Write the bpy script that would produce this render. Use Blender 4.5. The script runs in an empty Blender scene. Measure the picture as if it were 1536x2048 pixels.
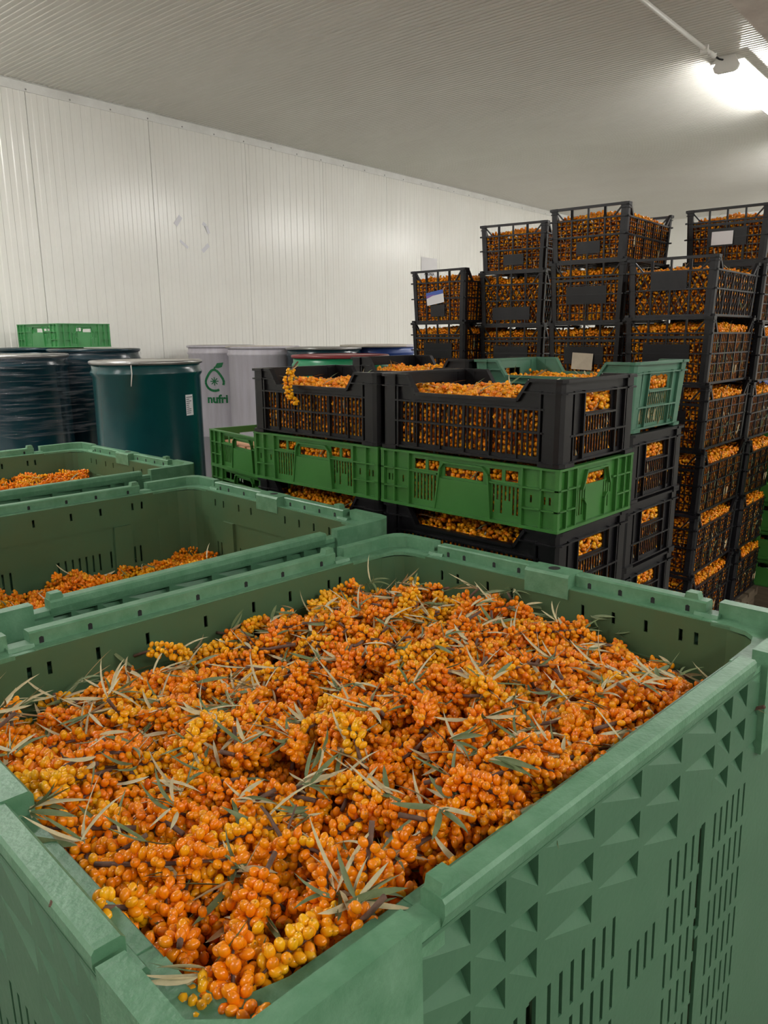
import bpy, math, random
import numpy as np
from mathutils import Vector, Matrix, Euler
R = random.Random(7)
NR = np.random.RandomState(11)
scene = bpy.context.scene
COL = scene.collection
PI = math.pi

# ------------------------------------------------------------------ camera
CZ = 1.52
F, PITCH, ROLL = 1526.0, 0.2263, -0.006
cp, sp = math.cos(PITCH), math.sin(PITCH)
fwd = Vector((0, cp, -sp)); rr = Vector((1, 0, 0)); uu = Vector((0, sp, cp))
r2 = rr * math.cos(ROLL) + uu * math.sin(ROLL)
u2 = uu * math.cos(ROLL) - rr * math.sin(ROLL)
cam = bpy.data.cameras.new('camera'); cam_o = bpy.data.objects.new('camera', cam); COL.objects.link(cam_o)
m = Matrix(((r2.x, u2.x, -fwd.x, 0), (r2.y, u2.y, -fwd.y, 0), (r2.z, u2.z, -fwd.z, CZ), (0, 0, 0, 1)))
cam_o.matrix_world = m
cam.sensor_fit = 'VERTICAL'; cam.sensor_height = 36.0; cam.lens = F / 2048 * 36.0
cam.clip_start = 0.02; cam.clip_end = 100
scene.camera = cam_o
# ------------------------------------------------------------------ world, exposure
world = bpy.data.worlds.new('world'); scene.world = world; world.use_nodes = True
world.node_tree.nodes['Background'].inputs[0].default_value = (0.9, 0.95, 1, 1)
world.node_tree.nodes['Background'].inputs[1].default_value = 0.0
vs = scene.view_settings
vs.view_transform = 'Standard'; vs.look = 'None'; vs.gamma = 1.0; vs.use_curve_mapping = False
vs.exposure = -0.08
LAMP_STRENGTH = 70.0

# ------------------------------------------------------------------ helpers
def ax(d):
    a = math.radians(d); return Vector((math.cos(a), math.sin(a), 0))
WDIR, WNRM = ax(49.9), ax(139.9)          # along the left wall / into the left wall
WALL_B, CEIL = 6.12, 3.40
A0, A1, B0 = -4.5, 13.5, -5.0
ROOM_ROT = math.radians(49.9)

class MB:
    def __init__(s): s.v = []; s.f = []; s.m = []; s.mi = 0
    def face(s, pts):
        n = len(s.v); s.v.extend([tuple(p) for p in pts]); s.f.append(tuple(range(n, n + len(pts)))); s.m.append(s.mi)
    def box(s, x0, x1, y0, y1, z0, z1):
        if x0 > x1: x0, x1 = x1, x0
        if y0 > y1: y0, y1 = y1, y0
        n = len(s.v)
        s.v += [(x0, y0, z0), (x1, y0, z0), (x1, y1, z0), (x0, y1, z0), (x0, y0, z1), (x1, y0, z1), (x1, y1, z1), (x0, y1, z1)]
        for q in ((3, 2, 1, 0), (4, 5, 6, 7), (0, 1, 5, 4), (1, 2, 6, 5), (2, 3, 7, 6), (3, 0, 4, 7)):
            s.f.append(tuple(n + i for i in q)); s.m.append(s.mi)
    def bar(s, a, b, w, h, up=(0, 0, 1)):
        a = Vector(a); b = Vector(b); d = (b - a).normalized(); up = Vector(up)
        if abs(d.dot(up)) > .99: up = Vector((0, 1, 0))
        x = d.cross(up).normalized(); z = x.cross(d).normalized()
        n = len(s.v)
        for p in (a, b):
            for i, j in ((-1, -1), (1, -1), (1, 1), (-1, 1)):
                s.v.append(tuple(p + x * (w / 2 * i) + z * (h / 2 * j)))
        for q in ((3, 2, 1, 0), (4, 5, 6, 7), (0, 1, 5, 4), (1, 2, 6, 5), (2, 3, 7, 6), (3, 0, 4, 7)):
            s.f.append(tuple(n + i for i in q)); s.m.append(s.mi)
    def tube(s, pts, rad, seg=6, caps=True):
        pts = [Vector(p) for p in pts]; n0 = len(s.v)
        if not isinstance(rad, (list, tuple)): rad = [rad] * len(pts)
        for i, p in enumerate(pts):
            d = (pts[min(i + 1, len(pts) - 1)] - pts[max(i - 1, 0)]).normalized()
            up = Vector((0, 0, 1)) if abs(d.z) < .9 else Vector((1, 0, 0))
            x = d.cross(up).normalized(); y = x.cross(d)
            for k in range(seg):
                a = 2 * PI * k / seg
                s.v.append(tuple(p + x * (rad[i] * math.cos(a)) + y * (rad[i] * math.sin(a))))
        for i in range(len(pts) - 1):
            for k in range(seg):
                a = n0 + i * seg + k; b = n0 + i * seg + (k + 1) % seg
                s.f.append((a, a + seg, b + seg, b)); s.m.append(s.mi)
        if caps:
            s.f.append(tuple(n0 + k for k in range(seg))); s.m.append(s.mi)
            s.f.append(tuple(n0 + (len(pts) - 1) * seg + k for k in reversed(range(seg)))); s.m.append(s.mi)
    def lathe(s, prof, seg=40, cx=0, cy=0, closed=True):
        n0 = len(s.v)
        for (rd, z) in prof:
            for k in range(seg):
                a = 2 * PI * k / seg; s.v.append((cx + rd * math.cos(a), cy + rd * math.sin(a), z))
        for i in range(len(prof) - 1):
            for k in range(seg):
                a = n0 + i * seg + k; b = n0 + i * seg + (k + 1) % seg
                s.f.append((a, b, b + seg, a + seg)); s.m.append(s.mi)
        if closed:
            s.f.append(tuple(n0 + k for k in reversed(range(seg)))); s.m.append(s.mi)
            s.f.append(tuple(n0 + (len(prof) - 1) * seg + k for k in range(seg))); s.m.append(s.mi)
    def prism(s, poly, fn, t0, t1):
        """poly: 2D points; fn(a,b,t)->xyz ; extruded from t0 to t1"""
        n = len(s.v); k = len(poly)
        s.v += [tuple(fn(a, b, t0)) for a, b in poly] + [tuple(fn(a, b, t1)) for a, b in poly]
        s.f.append(tuple(n + i for i in reversed(range(k)))); s.m.append(s.mi)
        s.f.append(tuple(n + k + i for i in range(k))); s.m.append(s.mi)
        for i in range(k):
            j = (i + 1) % k
            s.f.append((n + i, n + j, n + k + j, n + k + i)); s.m.append(s.mi)
    def panel(s, fn, s0, s1, z0, z1, t0, t1, holes):
        """flat panel with rectangular through-holes, fn(s,z,t)->xyz, t0 outer, t1 inner"""
        rd = lambda q: round(q, 5)
        xs = sorted({rd(s0), rd(s1)} | {rd(min(max(h[i], s0), s1)) for h in holes for i in (0, 1)})
        zs = sorted({rd(z0), rd(z1)} | {rd(min(max(h[i], z0), z1)) for h in holes for i in (2, 3)})
        nx, nz = len(xs) - 1, len(zs) - 1
        solid = np.ones((nx, nz), bool)
        xa, za = np.array(xs), np.array(zs)
        mx, mz = (xa[:-1] + xa[1:]) / 2, (za[:-1] + za[1:]) / 2
        for h in holes:
            solid[np.ix_((mx > h[0]) & (mx < h[1]), (mz > h[2]) & (mz < h[3]))] = False
        idx = {}
        def V(i, j, t):
            k = (i, j, t)
            if k not in idx:
                idx[k] = len(s.v); s.v.append(tuple(fn(xs[i], zs[j], t1 if t else t0)))
            return idx[k]
        def q(*a): s.f.append(a); s.m.append(s.mi)
        # merge solid cells into vertical runs per column to save faces
        for i in range(nx):
            for j in range(nz):
                if not solid[i, j]: continue
                q(V(i, j, 0), V(i + 1, j, 0), V(i + 1, j + 1, 0), V(i, j + 1, 0))
                q(V(i, j + 1, 1), V(i + 1, j + 1, 1), V(i + 1, j, 1), V(i, j, 1))
                if i == 0 or not solid[i - 1, j]: q(V(i, j, 1), V(i, j, 0), V(i, j + 1, 0), V(i, j + 1, 1))
                if i == nx - 1 or not solid[i + 1, j]: q(V(i + 1, j, 0), V(i + 1, j, 1), V(i + 1, j + 1, 1), V(i + 1, j + 1, 0))
                if j == 0 or not solid[i, j - 1]: q(V(i, j, 1), V(i + 1, j, 1), V(i + 1, j, 0), V(i, j, 0))
                if j == nz - 1 or not solid[i, j + 1]: q(V(i, j + 1, 0), V(i + 1, j + 1, 0), V(i + 1, j + 1, 1), V(i, j + 1, 1))
    def mesh(s, name, mats, smooth=False, weld=False):
        me = bpy.data.meshes.new(name); me.from_pydata(s.v, [], s.f)
        for mt in (mats if isinstance(mats, (list, tuple)) else [mats]): me.materials.append(mt)
        if any(s.m): me.polygons.foreach_set('material_index', s.m)
        if smooth: me.polygons.foreach_set('use_smooth', [True] * len(me.polygons))
        me.update(); return me

def obj(name, data, parent=None, loc=None, rot=None, kind=None, label=None, cat=None, group=None):
    o = bpy.data.objects.new(name, data); COL.objects.link(o)
    if parent is not None: o.parent = parent
    if loc is not None: o.location = loc
    if rot is not None: o.rotation_euler = rot if not isinstance(rot, (int, float)) else (0, 0, rot)
    if kind: o['kind'] = kind
    if label: o['label'] = label
    if cat: o['category'] = cat
    if group: o['group'] = group
    return o

# ------------------------------------------------------------------ materials
def lin(c):
    return tuple(((x / 255) / 12.92 if x / 255 <= .04045 else ((x / 255 + .055) / 1.055) ** 2.4) for x in c) + (1,)
def mat(name, rgb, rough=.5, spec=.5, metal=0, noise=None, nscale=8, bump=0, bscale=60, trans=0, coat=0, stretch=None):
    mt = bpy.data.materials.new(name); mt.use_nodes = True; nt = mt.node_tree; b = nt.nodes['Principled BSDF']
    b.inputs['Base Color'].default_value = lin(rgb); b.inputs['Roughness'].default_value = rough
    b.inputs['Specular IOR Level'].default_value = spec; b.inputs['Metallic'].default_value = metal
    b.inputs['Coat Weight'].default_value = coat
    if noise or bump:
        tc = nt.nodes.new('ShaderNodeTexCoord'); src = tc.outputs['Object']
        if stretch:
            mp = nt.nodes.new('ShaderNodeMapping'); mp.inputs['Scale'].default_value = stretch
            nt.links.new(src, mp.inputs[0]); src = mp.outputs[0]
    if noise:
        n = nt.nodes.new('ShaderNodeTexNoise'); n.inputs['Scale'].default_value = nscale; n.inputs['Detail'].default_value = 6; n.inputs['Roughness'].default_value = .65
        nt.links.new(src, n.inputs['Vector'])
        rp = nt.nodes.new('ShaderNodeValToRGB'); rp.color_ramp.elements[0].position = .35; rp.color_ramp.elements[1].position = .7
        rp.color_ramp.elements[0].color = lin(rgb); rp.color_ramp.elements[1].color = lin(noise)
        nt.links.new(n.outputs['Fac'], rp.inputs[0]); nt.links.new(rp.outputs[0], b.inputs['Base Color'])
    if bump:
        n2 = nt.nodes.new('ShaderNodeTexNoise'); n2.inputs['Scale'].default_value = bscale; n2.inputs['Detail'].default_value = 3
        nt.links.new(src, n2.inputs['Vector'])
        bp = nt.nodes.new('ShaderNodeBump'); bp.inputs['Strength'].default_value = bump; bp.inputs['Distance'].default_value = .01
        nt.links.new(n2.outputs['Fac'], bp.inputs['Height']); nt.links.new(bp.outputs[0], b.inputs['Normal'])
    return mt

M = {}
M['wall'] = mat('wall_panel_paint', (236, 235, 229), .24, .5, noise=(231, 229, 222), nscale=1.5)
M['ceil'] = mat('ceiling_panel_paint', (226, 224, 217), .34, .5, noise=(221, 218, 211), nscale=1.5)
M['strip'] = mat('white_trim', (226, 226, 222), .35, noise=(210, 209, 204), nscale=6)
M['floor'] = mat('concrete_floor', (128, 124, 116), .6, noise=(98, 94, 88), nscale=5, bump=.2, bscale=30)
M['white'] = mat('white_plastic', (228, 226, 220), .45)
M['screw'] = mat('screw_metal', (150, 150, 148), .4, metal=.6)
M['bin'] = mat('bin_green_plastic', (64, 104, 77), .40, .45, noise=(72, 112, 84), nscale=5, bump=.05, bscale=90)
M['bin_rim'] = mat('bin_rim_green', (80, 126, 94), .42, .45, noise=(104, 146, 116), nscale=26, bump=.12, bscale=140)
M['bin_in'] = mat('bin_inside_green', (68, 100, 70), .48, .4, noise=(78, 96, 62), nscale=3.5, bump=.04, bscale=60)
M['black'] = mat('black_crate_plastic', (15, 14, 17), .36, .32, noise=(22, 21, 24), nscale=14)
M['black2'] = mat('grey_black_crate_plastic', (23, 22, 26), .40, .34, noise=(32, 31, 35), nscale=14)
M['green'] = mat('bright_green_crate_plastic', (50, 106, 42), .38, .5, noise=(58, 116, 50), nscale=7)
M['dgreen'] = mat('grey_green_crate_plastic', (62, 106, 84), .40, .5, noise=(72, 116, 93), nscale=7)
M['ggreen'] = mat('mid_green_crate_plastic', (60, 132, 74), .4, .5, noise=(72, 142, 84), nscale=7)
M['teal'] = mat('teal_drum_paint', (8, 60, 64), .24, .5, noise=(14, 70, 72), nscale=3, bump=.05, bscale=9)
M['navy'] = mat('dark_blue_drum_paint', (8, 40, 50), .22, .5, noise=(12, 46, 56), nscale=3)
M['drumwhite'] = mat('white_drum_paint', (200, 195, 204), .42, .5, noise=(184, 178, 186), nscale=4, stretch=(6, 6, .6))
M['drumgreen'] = mat('green_drum_paint', (22, 128, 84), .3, .5)
M['drumblue'] = mat('blue_drum_paint', (32, 62, 128), .35, .5)
M['lidgrey'] = mat('galvanised_lid', (168, 165, 158), .38, .5, metal=.35, noise=(140, 136, 128), nscale=9)
M['lidwhite'] = mat('cream_lid', (204, 198, 186), .5, noise=(176, 164, 146), nscale=8)
M['lidred'] = mat('dark_red_lid_ring', (120, 42, 46), .4)
M['ringmetal'] = mat('clamp_ring_steel', (158, 156, 154), .3, .5, metal=.7)
M['paper'] = mat('white_paper', (224, 222, 224), .7)
M['card'] = mat('beige_card', (196, 182, 160), .8, noise=(180, 166, 146), nscale=20)
M['ink'] = mat('dark_ink', (70, 66, 70), .7)
M['logo'] = mat('green_print', (8, 112, 62), .5)
M['blueprint'] = mat('blue_print', (52, 84, 168), .5)
M['purpleprint'] = mat('purple_print', (120, 84, 160), .5)
M['wood'] = mat('pallet_wood', (104, 90, 72), .8, noise=(78, 66, 52), nscale=6, stretch=(1, 12, 12))
M['twig'] = mat('twig_bark', (84, 60, 50), .8, noise=(112, 84, 68), nscale=60)
M['leafg'] = mat('leaf_grey_green', (88, 104, 66), .55, .4, noise=(112, 124, 84), nscale=40)
M['leaft'] = mat('leaf_silver_tan', (206, 192, 152), .55, .4, noise=(172, 162, 126), nscale=40)
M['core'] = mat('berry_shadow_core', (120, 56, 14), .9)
M['peach'] = mat('peach_tray', (222, 150, 112), .6, noise=(226, 184, 150), nscale=18)
M['grey_metal'] = mat('cooler_casing', (238, 234, 229), .5, noise=(214, 208, 203), nscale=9)
M['dark'] = mat('dark_part_and_hole_shade', (26, 26, 28), .8)  # near-black parts; on the bin rim it paints the shade inside holes
M['tape'] = mat('tape_remnant', (212, 211, 216), .4)
# berries: colour from a per-berry attribute
mb_ = bpy.data.materials.new('berry_skin'); mb_.use_nodes = True; nt = mb_.node_tree; bs = nt.nodes['Principled BSDF']
at = nt.nodes.new('ShaderNodeAttribute'); at.attribute_name = 'tint'; at.attribute_type = 'GEOMETRY'
nt.links.new(at.outputs['Color'], bs.inputs['Base Color'])
bs.inputs['Roughness'].default_value = .2; bs.inputs['Specular IOR Level'].default_value = .5
bs.inputs['Subsurface Weight'].default_value = .0
M['berry'] = mb_
# lamp diffuser
ml = bpy.data.materials.new('lamp_diffuser'); ml.use_nodes = True; bs = ml.node_tree.nodes['Principled BSDF']
bs.inputs['Base Color'].default_value = (.9, .9, .9, 1); bs.inputs['Emission Color'].default_value = (1, .985, .95, 1); bs.inputs['Emission Strength'].default_value = LAMP_STRENGTH
M['lamp'] = ml
# stretch film
mf = bpy.data.materials.new('stretch_film'); mf.use_nodes = True; nt = mf.node_tree; nd = nt.nodes
for n in list(nd): nd.remove(n)
out = nd.new('ShaderNodeOutputMaterial'); mx = nd.new('ShaderNodeMixShader'); tr = nd.new('ShaderNodeBsdfTransparent'); gl = nd.new('ShaderNodeBsdfPrincipled')
gl.inputs['Base Color'].default_value = lin((96, 100, 108)); gl.inputs['Roughness'].default_value = .13
tc = nd.new('ShaderNodeTexCoord'); mp = nd.new('ShaderNodeMapping'); mp.inputs['Scale'].default_value = (2.5, 2.5, 38)
ns = nd.new('ShaderNodeTexNoise'); ns.inputs['Scale'].default_value = 2.0; ns.inputs['Detail'].default_value = 5
rp = nd.new('ShaderNodeMapRange'); rp.inputs[1].default_value = .47; rp.inputs[2].default_value = .66; rp.inputs[3].default_value = .03; rp.inputs[4].default_value = .55
bp = nd.new('ShaderNodeBump'); bp.inputs['Strength'].default_value = 1.0; bp.inputs['Distance'].default_value = .02
L_ = nt.links.new
L_(tc.outputs['Object'], mp.inputs[0]); L_(mp.outputs[0], ns.inputs['Vector']); L_(ns.outputs['Fac'], rp.inputs[0]); L_(ns.outputs['Fac'], bp.inputs['Height']); L_(bp.outputs[0], gl.inputs['Normal'])
L_(rp.outputs[0], mx.inputs[0]); L_(tr.outputs[0], mx.inputs[1]); L_(gl.outputs[0], mx.inputs[2]); L_(mx.outputs[0], out.inputs[0])
M['film'] = mf

# ------------------------------------------------------------------ room shell
def rp_(a, b, z=0.0): return WDIR * a + WNRM * b + Vector((0, 0, z))
def room_obj(name, mb, mt, kind='structure', parent=None, smooth=False):
    """mesh given in room coordinates (a, b, z)"""
    o = obj(name, mb.mesh(name, mt, smooth), parent, rot=ROOM_ROT if parent is None else None, kind=kind if parent is None else None)
    return o
b = MB(); b.box(A0, A1, B0, WALL_B, -.1, 0); room_obj('floor', b, M['floor'])
# left wall of ribbed sandwich panels
b = MB(); b.box(A0, A1, WALL_B + .012, WALL_B + .1, 0, CEIL + .1); wall_left = room_obj('wall_left', b, M['wall'])
def ribbed(n, width, ribw, depth):
    """profile of a micro-ribbed sheet: list of (offset along width, depth)"""
    p = []; pitch = width / n
    for i in range(n):
        x = i * pitch
        p += [(x, 0), (x + pitch * .42, 0), (x + pitch * .5, depth), (x + pitch * .92, depth)]
    p.append((width, 0)); return p
WP = 1.063
prof = ribbed(12, WP - .004, .03, .0042)
b = MB()
for i in range(len(prof) - 1):
    (x0, d0), (x1, d1) = prof[i], prof[i + 1]
    b.face([(x0, -d0, 0), (x1, -d1, 0), (x1, -d1, CEIL), (x0, -d0, CEIL)])
b.face([(0, 0, 0), (0, 0, CEIL), (0, .012, CEIL), (0, .012, 0)]); b.face([(WP - .004, 0, 0), (WP - .004, .012, 0), (WP - .004, .012, CEIL), (WP - .004, 0, CEIL)])
me = b.mesh('wall_panel', M['wall'])
k0 = math.floor((A0 - 3.10) / WP)
a = 3.10 + k0 * WP
while a < A1 - .2:
    obj('wall_panel', me, wall_left, loc=(a, WALL_B, 0)); a += WP
# other walls, simple painted panels
for nm, (x0, x1, y0, y1) in (('wall_back', (A1, A1 + .1, B0, WALL_B)), ('wall_front', (A0 - .1, A0, B0, WALL_B)), ('wall_right', (A0, A1, B0 - .1, B0))):
    b = MB(); b.box(x0, x1, y0, y1, 0, CEIL + .1); room_obj(nm, b, M['wall'])
# ceiling
b = MB(); b.box(A0, A1, B0, WALL_B, CEIL + .014, CEIL + .12); ceiling = room_obj('ceiling', b, M['ceil'])
CP = 1.085
prof = ribbed(26, CP - .004, .02, .0036)
b = MB()
for i in range(len(prof) - 1):
    (x0, d0), (x1, d1) = prof[i], prof[i + 1]
    b.face([(x0, B0, -d0), (x0, WALL_B, -d0), (x1, WALL_B, -d1), (x1, B0, -d1)])
b.face([(0, B0, 0), (0, B0, .014), (0, WALL_B, .014), (0, WALL_B, 0)])
me = b.mesh('ceiling_panel', M['ceil'])
k0 = math.floor((A0 - 3.167) / CP); a = 3.167 + k0 * CP
while a < A1 - .2:
    obj('ceiling_panel', me, ceiling, loc=(a, 0, CEIL)); a += CP
# trim strip at the top of the left wall with screws
a_ = 3.1 - 3 * 3.0
trim = None
b = MB(); b.box(A0, A1, WALL_B - .012, WALL_B - .003, CEIL - .07, CEIL - .003); b.box(A0, A1, WALL_B - .03, WALL_B - .003, CEIL - .006, CEIL - .003)
trim = room_obj('trim_1', b, M['strip'])
b = MB(); b.lathe([(.007, 0), (.007, .002), (.004, .004)], 8); sm = b.mesh('screw', M['screw'])
a = 2.4
while a < A1:
    obj('screw', sm, trim, loc=(a, WALL_B - .012, CEIL - .055), rot=(PI / 2, 0, 0)); a += .35
# sign and tape scraps on the wall
def text_mesh(txt, size, mt, wrap=None, bold=0.0, extr=.0006):
    cu = bpy.data.curves.new('txt', 'FONT'); cu.body = txt; cu.size = size; cu.align_x = 'CENTER'; cu.extrude = extr; cu.offset = bold; cu.resolution_u = 3
    o = bpy.data.objects.new('tmp_text', cu); COL.objects.link(o)
    dg = bpy.context.evaluated_depsgraph_get(); me = bpy.data.meshes.new_from_object(o.evaluated_get(dg)); bpy.data.objects.remove(o); bpy.data.curves.remove(cu)
    me.materials.clear(); me.materials.append(mt)
    return me
b = MB(); b.box(-.165, .165, -.001, .001, -.235, .235)
sg = obj('paper_sign', b.mesh('paper_sign', M['paper']), loc=rp_(8.185, WALL_B - .008, 2.255), rot=ROOM_ROT, label='white paper notice taped to the ribbed wall above the far crate stack', cat='sign')
tm = text_mesh('ARÓNIA', .055, M['ink'], bold=.001)
obj('lettering', tm, sg, loc=(0, -.0022, .02), rot=(PI / 2, 0, 0))
for (aa, zz, rot, w, h) in ((4.40, 2.548, .9, .05, .022), (4.69, 2.545, -.5, .022, .016), (4.725, 2.50, -1.2, .035, .016), (4.45, 2.35, -.6, .05, .012), (4.69, 2.335, .7, .05, .018)):
    b = MB(); b.box(-w, w, -.0006, .0006, -h, h)
    obj('tape_scrap', b.mesh('tape_scrap', M['tape']), loc=rp_(aa, WALL_B - .0045, zz), rot=Euler((0, -rot, ROOM_ROT)), label='scrap of old tape left on the white ribbed wall', cat='tape', group='tape scraps on the wall')

# ------------------------------------------------------------------ lamps
def lamp(a, bb, length=1.52, label=None, first=False):
    e = obj('ceiling_lamp', None, loc=rp_(a, bb, CEIL - .003), rot=ROOM_ROT, label=label, cat='lamp', group='batten lamps under the ceiling')
    h = MB(); fn = lambda y, z, t: (t, y, z)
    h.prism([(-.05, 0), (.05, 0), (.112, -.036), (.112, -.042), (-.112, -.042), (-.112, -.036)], fn, 0, length)
    obj('housing', h.mesh('housing', M['white']), e)
    d = MB(); d.prism([(-.084, -.0421), (.084, -.0421), (.084, -.075), (.072, -.095), (.05, -.108), (-.05, -.108), (-.072, -.095), (-.084, -.075)], fn, .012, length - .012)
    obj('diffuser', d.mesh('diffuser', M['lamp']), e)
    for t0, t1 in ((-.012, .012), (length - .012, length + .012)):
        c = MB(); c.prism([(-.052, -.008), (.052, -.008), (.088, -.068), (.078, -.097), (.052, -.111), (-.052, -.111), (-.078, -.097), (-.088, -.068)], fn, t0, t1)
        obj('end_cap', c.mesh('end_cap', M['white']), e)
    return e
lamp(6.0, 1.93, label='glowing white batten lamp fixed under the ribbed ceiling at the conduit end')
for a, bb in ((8.9, 1.93), (11.7, 1.93), (.3, 4.3), (-3.6, 1.93), (-3.6, 4.3), (1.5, -2.6), (4.4, -2.6), (7.3, -2.6), (10.2, -2.6), (-1.4, -2.6)):  # a few follow from reflections and lit faces; the rest are added for brightness
    lamp(a, bb, label='white batten lamp out of the view, in a set mostly added for brightness')
# conduit
b = MB(); b.tube([(3.2, 2.03, CEIL - .022), (5.8, 1.99, CEIL - .022)], .014, 10); b.tube([(5.8, 1.99, CEIL - .022), (5.9, 1.985, CEIL - .022)], .017, 10)
b2 = MB(); b2.tube([(5.9, 1.985, CEIL - .022), (5.96, 1.97, CEIL - .03), (6.0, 1.95, CEIL - .03)], .006, 6)
b3 = MB(); b3.box(5.70, 5.72, 1.965, 2.015, CEIL - .05, CEIL - .002)
cd = obj('conduit_pipe', b.mesh('conduit', M['white'], True), rot=ROOM_ROT, label='thin white conduit pipe running along the ceiling to the lamp', cat='pipe')
obj('cable', b2.mesh('cable', M['dark'], True), cd); obj('clip', b3.mesh('clip', M['white']), cd)
# ceiling-hung cooling unit
e = obj('cooling_unit', None, loc=rp_(2.6, .70, CEIL - .52), rot=ROOM_ROT, label='grey metal cooling unit hanging from the ceiling, cut by the top right corner', cat='cooler')
b = MB(); b.box(0, 2.4, -.55, .55, .12, .42); b.prism([(-.55, .12), (.55, .12), (.50, 0), (-.50, 0)], lambda y, z, t: (t, y, z), 0, 2.4)
obj('casing', b.mesh('casing', M['grey_metal']), e)
for x in (.3, 1.2, 2.1):
    b = MB(); b.lathe([(.20, -.02), (.22, -.03), (.22, 0)], 24, x, 0); obj('fan_guard', b.mesh('fan_guard', M['dark']), e)
for x in (.2, 2.2):
    for y in (-.38, .38):
        b = MB(); b.box(x - .02, x + .02, y - .02, y + .02, .42, .519); obj('hanger', b.mesh('hanger', M['screw']), e)

# ------------------------------------------------------------------ berries
BSEG, BR = 10, [(0.30, -.86), (0.80, -.50), (1.0, .05), (.78, .60), (.30, .92)]
bv = [(0, 0, -1.0)]
for (r_, z_) in BR:
    for k in range(BSEG):
        a = 2 * PI * k / BSEG; bv.append((r_ * math.cos(a), r_ * math.sin(a), z_))
bv.append((0, 0, .97)); bf = []
for k in range(BSEG): bf.append((0, 1 + (k + 1) % BSEG, 1 + k))
for i in range(len(BR) - 1):
    for k in range(BSEG):
        a = 1 + i * BSEG + k; c = 1 + i * BSEG + (k + 1) % BSEG; bf.append((a, c, c + BSEG)); bf.append((a, c + BSEG, a + BSEG))
last = len(bv) - 1; o_ = 1 + (len(BR) - 1) * BSEG
for k in range(BSEG): bf.append((o_ + k, o_ + (k + 1) % BSEG, last))
BV = np.array(bv); BF = np.array(bf)
# low version for the crates
lv = [(0, 0, -1)] + [(.85 * math.cos(2 * PI * k / 6), .85 * math.sin(2 * PI * k / 6), -.45) for k in range(6)] + [(.85 * math.cos(2 * PI * (k + .5) / 6), .85 * math.sin(2 * PI * (k + .5) / 6), .45) for k in range(6)] + [(0, 0, 1)]
lf = [(0, 1 + (k + 1) % 6, 1 + k) for k in range(6)] + [(1 + k, 1 + (k + 1) % 6, 7 + k) for k in range(6)] + [(1 + (k + 1) % 6, 7 + (k + 1) % 6, 7 + k) for k in range(6)] + [(7 + k, 7 + (k + 1) % 6, 13) for k in range(6)]
LV = np.array(lv); LF = np.array(lf)
mr = [(.62, -.74), (.98, -.12), (.86, .48), (.40, .88)]
mv = [(0, 0, -1.0)] + [(r_ * math.cos(2 * PI * k / 7), r_ * math.sin(2 * PI * k / 7), z_) for r_, z_ in mr for k in range(7)] + [(0, 0, .97)]
mf_ = [(0, 1 + (k + 1) % 7, 1 + k) for k in range(7)]
for i in range(3):
    for k in range(7):
        a = 1 + i * 7 + k; c = 1 + i * 7 + (k + 1) % 7; mf_ += [(a, c, c + 7), (a, c + 7, a + 7)]
mf_ += [(22 + k, 22 + (k + 1) % 7, 29) for k in range(7)]
MV = np.array(mv); MF = np.array(mf_)
ORANGE = np.array(lin((242, 138, 8))[:3]); YELLOW = np.array(lin((244, 178, 18))[:3]); DEEP = np.array(lin((226, 104, 6))[:3]); TIP = np.array(lin((70, 34, 14))[:3])

def berries_arrays(pos, dirs, size, tint, low=False):
    """pos (n,3), dirs (n,3) long axis, size (n,2) radius & half length, tint (n,3) -> verts, faces, colours"""
    T, Fc = (MV, MF) if low == 'mid' else (LV, LF) if low else (BV, BF)
    n = len(pos); d = dirs / (np.linalg.norm(dirs, axis=1, keepdims=True) + 1e-9)
    up = np.where(np.abs(d[:, 2:3]) < .9, np.array([[0, 0, 1.]]), np.array([[1., 0, 0]]))
    x = np.cross(up, d); x /= np.linalg.norm(x, axis=1, keepdims=True); y = np.cross(d, x)
    V = pos[:, None, :] + T[None, :, 0:1] * x[:, None, :] * size[:, None, 0:1] + T[None, :, 1:2] * y[:, None, :] * size[:, None, 0:1] + T[None, :, 2:3] * d[:, None, :] * size[:, None, 1:2]
    fa = (Fc[None] + (np.arange(n) * len(T))[:, None, None]).reshape(-1, 3)
    c = np.repeat(tint[:, None, :], len(T), axis=1).copy()
    c[:, -1, :] = TIP * .7 + tint * .3
    return V.reshape(-1, 3), fa, c.reshape(-1, 3)
def tri_mesh(name, V, Fa, cols, mats, midx=None, smooth=True):
    me = bpy.data.meshes.new(name); me.vertices.add(len(V)); me.vertices.foreach_set('co', V.astype(np.float32).ravel())
    me.loops.add(len(Fa) * 3); me.polygons.add(len(Fa)); me.loops.foreach_set('vertex_index', Fa.astype(np.int32).ravel())
    me.polygons.foreach_set('loop_start', np.arange(0, len(Fa) * 3, 3, dtype=np.int32))
    me.polygons.foreach_set('use_smooth', np.full(len(Fa), smooth))
    for mt in mats: me.materials.append(mt)
    if midx is not None: me.polygons.foreach_set('material_index', midx.astype(np.int32))
    at = me.color_attributes.new('tint', 'FLOAT_COLOR', 'POINT')
    c4 = np.ones((len(V), 4), np.float32); c4[:, :3] = cols; at.data.foreach_set('color', c4.ravel())
    me.update(calc_edges=True); me.validate(); return me
def rand_tint(n, rs, bias=0.0):
    t = np.clip(rs.normal(0, .33, n) + bias, -1, 1)[:, None]
    c = np.where(t > 0, ORANGE * (1 - t) + YELLOW * t, ORANGE * (1 + t) + DEEP * (-t))
    return c * rs.uniform(.9, 1.06, (n, 1))

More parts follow.
